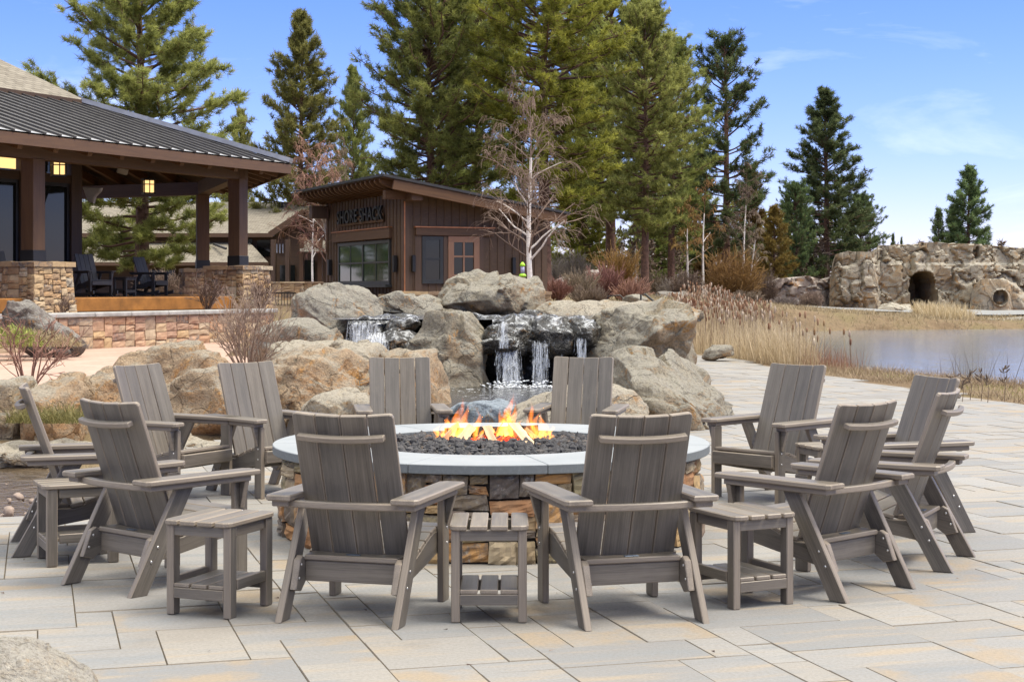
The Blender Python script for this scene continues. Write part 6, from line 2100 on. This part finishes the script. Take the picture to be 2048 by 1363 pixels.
tag(link_mesh('cattail_heads', tubes_mesh('cattail_heads', heads, 6, tint=rs.rand(len(heads))), MATS['cattail_head']), 'brown cattail heads of the dense bed', None, None, 'stuff')
tag(link_mesh('cattail_fluff', tubes_mesh('cattail_fluff', fluff, 6, tint=rs.rand(len(fluff))), MATS['cattail_fluff']), 'pale bursting cattail heads of the dense bed', None, None, 'stuff')
# loose cattails standing clear before the water
for k, (px, py, d) in enumerate([(1600, 672, 33), (1629, 670, 33), (1648, 652, 34), (1606, 672, 31), (1660, 668, 33.5), (1688, 670, 32), (1699, 674, 31), (1701, 690, 31), (1636, 684, 31.5), (1563, 655, 34), (1585, 664, 33), (1540, 660, 33), (1628, 690, 30.5)]):
    q = P(px, py, d); zb = ground_h(q.x, q.y) - .1
    r = thing('cattail', 'single brown cattail standing clear of the bed, dark against the pond', 'cattail', (q.x, q.y, zb), 0, 'single cattails before the pond')
    h = q.z - zb
    link_mesh('stalk', tubes_mesh('stalk', [(np.array([[.03, 0, 0], [.02, .01, h * .5], [0, 0, h]]), [.007, .006, .005])], 4, tint=[.4]), MATS['straw'], r)
    link_mesh('head', tubes_mesh('head', [(np.array([[0, 0, h], [0, 0, h + .02], [0, 0, h + .10], [0, 0, h + .125], [0, 0, h + .13], [0, 0, h + .17]]), [.008, .022, .023, .012, .004, .002])], 7, tint=[rs.rand()]), MATS['cattail_fluff' if k % 3 == 0 else 'cattail_head'], r)
# dark dry flower stalks at right
for k, (px, yt, d) in enumerate([(1924, 760, 21.5), (1940, 745, 21.8), (1962, 740, 21.6), (1975, 748, 21.3), (2008, 738, 21.4), (1905, 752, 22.2)]):
    b = G(px, 795, -.02); b.y = d; b.x = (px - CXP) * d / FPX; zb = ground_h(b.x, b.y); h = EYE - (yt - HZN) * d / FPX - zb
    rr = np.random.RandomState(k); out = [(np.array([[0, 0, 0], [.02, 0, h * .5], [.0, .02, h]]), [.005, .004, .003])]
    for q in range(9):
        z = h * rr.uniform(.6, 1); e = np.array([rr.normal() * .05, rr.normal() * .05, .04]); out.append((np.array([[0, .01, z], e * .6 + [0, .01, z], e + [0, .01, z + .02]]), [.004, .010, .006]))
    o = link_mesh('dry_stalk', tubes_mesh('dry_stalk', out, 4, tint=rr.rand(len(out)) * .3), MATS['twig_brown']); o.location = (b.x, b.y, zb)
    tag(o, 'dark dry seed stalk standing against the pond at the right', 'plant', 'dry seed stalks by the water')
# far bank grass
fb = [(8.8, 58), (14, 62.0), (24, 64.6), (45, 65.2), (50, 71), (30, 70.5), (12, 72), (8, 66)]
grass('bank_grass', 'dry grass on the far bank of the pond', scatter(fb, 24000, rs, .6), .08, .32, .03, .6, 'grass_dry', 8, -.05, .4)
fb2 = [(14, 65.5), (21.5, 67), (21, 71), (13, 70)]
grass('bank_reeds', 'taller pale reeds on the far bank', scatter([(17.0, 66.3), (19.8, 67), (19.8, 69.5), (17.2, 69)], 1500, rs, .5), .35, .85, .04, .45, 'straw', 9, -.05, .22)
# lawn and dry growth beyond the cattails, below the pines
fl2 = [(1, 50), (5, 53), (7.5, 58), (8, 66), (11, 77), (16, 95), (-6, 95), (-3, 60)]
grass('wild_grass', 'dry wild grass below the pines', scatter(fl2, 9000, rs, .2), .12, .45, .04, .6, 'grass_dry', 10, -.05, .4)
# moss and grass between the left rocks
gp = np.concatenate([np.stack([rs.uniform(-4.75, -4.05, 1500), rs.uniform(14.9, 15.7, 1500)], 1)])
o = grass('moss_grass', 'green grass tuft between the left boulders', gp, .06, .24, .007, .9, 'grass_green', 11, .30, .5)
# far woods closing the horizon
def woods(label, xs, y0, y1, hmin, hmax, n, mat, seed):
    rs = np.random.RandomState(seed); P_, D_, L_, W_, T_ = [], [], [], [], []
    for k in range(n):
        x = rs.uniform(*xs); y = rs.uniform(y0, y1); H = rs.uniform(hmin, hmax); z0 = ground_h(x, y)
        m = 260; kk = rs.rand(m); r = H * .22 * (1 - kk) ** .7 * np.sqrt(rs.rand(m)); a = rs.uniform(0, 2 * PI, m)
        p = np.stack([x + r * np.cos(a), y + r * np.sin(a), z0 + H * (.06 + .94 * kk)], 1)
        d = rs.normal(size=(m, 3)); d[:, 2] = np.abs(d[:, 2]); d /= np.linalg.norm(d, axis=1)[:, None]
        P_.append(p); D_.append(d); L_.append(np.full(m, .8) * H / 8); W_.append(np.full(m, .22) * H / 8); T_.append(np.repeat(np.clip(rs.normal(.45, .2, m), 0, 1), 3))
    V, F = blades(np.concatenate(P_), np.concatenate(D_), np.concatenate(L_), np.concatenate(W_), rs)
    tag(link_mesh('far_woods', np_mesh('far_woods', V, F, False, np.concatenate(T_)), MATS[mat]), label, None, None, 'stuff')
woods('far off wood behind the pines', (-70, 30), 135, 190, 5, 9, 150, 'needle_olive', 1)
woods('brownish far thicket behind the pines', (-12, 34), 105, 140, 2.5, 4.5, 160, 'twig_brown', 2)
woods('far low treeline beyond the cliff', (30, 140), 200, 260, 4, 6, 60, 'needle_deep', 3)

# a little dry litter blown over the paving
rs = np.random.RandomState(33); n = 130
p = np.stack([rs.uniform(-4.5, 6, n), rs.uniform(5.2, 16, n)], 1); p = p[(poly_sd(p[:, 0], p[:, 1], PATH) < -.1) & (np.hypot(p[:, 0] - PIT[0], p[:, 1] - PIT[1]) > 1.45)]
d = rs.normal(size=(len(p), 3)); d[:, 2] = np.abs(d[:, 2]) * .12; d /= np.linalg.norm(d, axis=1)[:, None]
V, F = blades(np.column_stack([p, np.full(len(p), .008)]), d, rs.uniform(.008, .03, len(p)), rs.uniform(.003, .011, len(p)), rs)
tag(link_mesh('dry_litter', np_mesh('dry_litter', V, F, False, np.repeat(rs.rand(len(p)), 3)), MATS['twig_brown']), 'dry leaf litter on the paving', None, None, 'stuff')
# ================================================================== light, sky, camera
SUN_EL, SUN_AZ = math.radians(62), math.radians(95)      # azimuth clockwise from +Y: sun at the right, a little behind the camera
sd_ = Vector((math.sin(SUN_AZ) * math.cos(SUN_EL), math.cos(SUN_AZ) * math.cos(SUN_EL), math.sin(SUN_EL)))
sl = bpy.data.lights.new('sun', 'SUN'); sl.energy = 1.5; sl.angle = math.radians(24); sl.color = (1.0, .93, .82)
so = bpy.data.objects.new('sun', sl); COL.objects.link(so)
so.rotation_euler = (-sd_).to_track_quat('-Z', 'Y').to_euler(); so.location = (20, -10, 40)
w = bpy.data.worlds.new('World'); SC.world = w; w.use_nodes = True
nt = w.node_tree; bg = nt.nodes['Background']
def wn(typ, **kw):
    q = nt.nodes.new(typ)
    for k, v in kw.items(): setattr(q, k, v)
    return q
sky = wn('ShaderNodeTexSky', sky_type='NISHITA', sun_disc=False, sun_elevation=SUN_EL, sun_rotation=SUN_AZ, altitude=1200, air_density=1.0, dust_density=.6, ozone_density=1.6)
tc = wn('ShaderNodeTexCoord')
hs = wn('ShaderNodeHueSaturation'); hs.inputs['Saturation'].default_value = 1.22; hs.inputs['Value'].default_value = 1.0
tn = wn('ShaderNodeMix', data_type='RGBA', blend_type='MULTIPLY'); tn.inputs[0].default_value = 1; tn.inputs[7].default_value = (.49, .455, .63, 1)
nt.links.new(sky.outputs[0], tn.inputs[6]); nt.links.new(tn.outputs[2], hs.inputs['Color'])
# thin cirrus: noise stretched along the horizon
mp = wn('ShaderNodeMapping'); mp.inputs['Scale'].default_value = (2.2, 2.2, 9.0); mp.inputs['Rotation'].default_value = (0, .22, 0)
nt.links.new(tc.outputs['Generated'], mp.inputs['Vector'])
nz = wn('ShaderNodeTexNoise'); nz.inputs['Scale'].default_value = 2.6; nz.inputs['Detail'].default_value = 7; nz.inputs['Roughness'].default_value = .6; nz.inputs['Distortion'].default_value = .5
nt.links.new(mp.outputs[0], nz.inputs['Vector'])
mr = wn('ShaderNodeMapRange'); mr.inputs['From Min'].default_value = .50; mr.inputs['From Max'].default_value = .78; mr.inputs['To Max'].default_value = .36
nt.links.new(nz.outputs['Fac'], mr.inputs['Value'])
mx = wn('ShaderNodeMix', data_type='RGBA')
nt.links.new(mr.outputs[0], mx.inputs[0]); nt.links.new(hs.outputs[0], mx.inputs[6]); mx.inputs[7].default_value = (4.3, 4.45, 4.9, 1)
# bright overcast added above the view for neutral top light, over the clear band
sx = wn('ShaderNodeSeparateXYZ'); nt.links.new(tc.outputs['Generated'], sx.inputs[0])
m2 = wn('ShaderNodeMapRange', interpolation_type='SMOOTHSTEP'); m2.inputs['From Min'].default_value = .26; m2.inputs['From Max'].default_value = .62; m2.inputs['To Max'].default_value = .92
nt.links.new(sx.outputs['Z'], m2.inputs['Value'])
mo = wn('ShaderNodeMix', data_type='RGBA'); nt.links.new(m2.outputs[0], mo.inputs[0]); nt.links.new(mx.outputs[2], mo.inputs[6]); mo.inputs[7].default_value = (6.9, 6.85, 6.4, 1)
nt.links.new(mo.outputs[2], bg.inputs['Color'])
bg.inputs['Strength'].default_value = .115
cam = bpy.data.cameras.new('camera'); co = bpy.data.objects.new('camera', cam); COL.objects.link(co)
co.location = (0, 0, EYE); co.rotation_euler = (PI / 2, 0, 0)
cam.sensor_width = 36; cam.lens = FPX / 2048 * 36
cam.shift_y = -(681.5 - HZN) / 2048
cam.clip_end = 5000; cam.clip_start = .1
SC.camera = co
vs_ = SC.view_settings
vs_.view_transform = 'Standard'; vs_.look = 'None'; vs_.gamma = 1; vs_.use_curve_mapping = False; vs_.exposure = 1.64
SC.render.engine = 'CYCLES'
SC.cycles.max_bounces = 8; SC.cycles.diffuse_bounces = 6; SC.cycles.transparent_max_bounces = 12
SC.cycles.use_denoising = True
SC.render.film_transparent = False
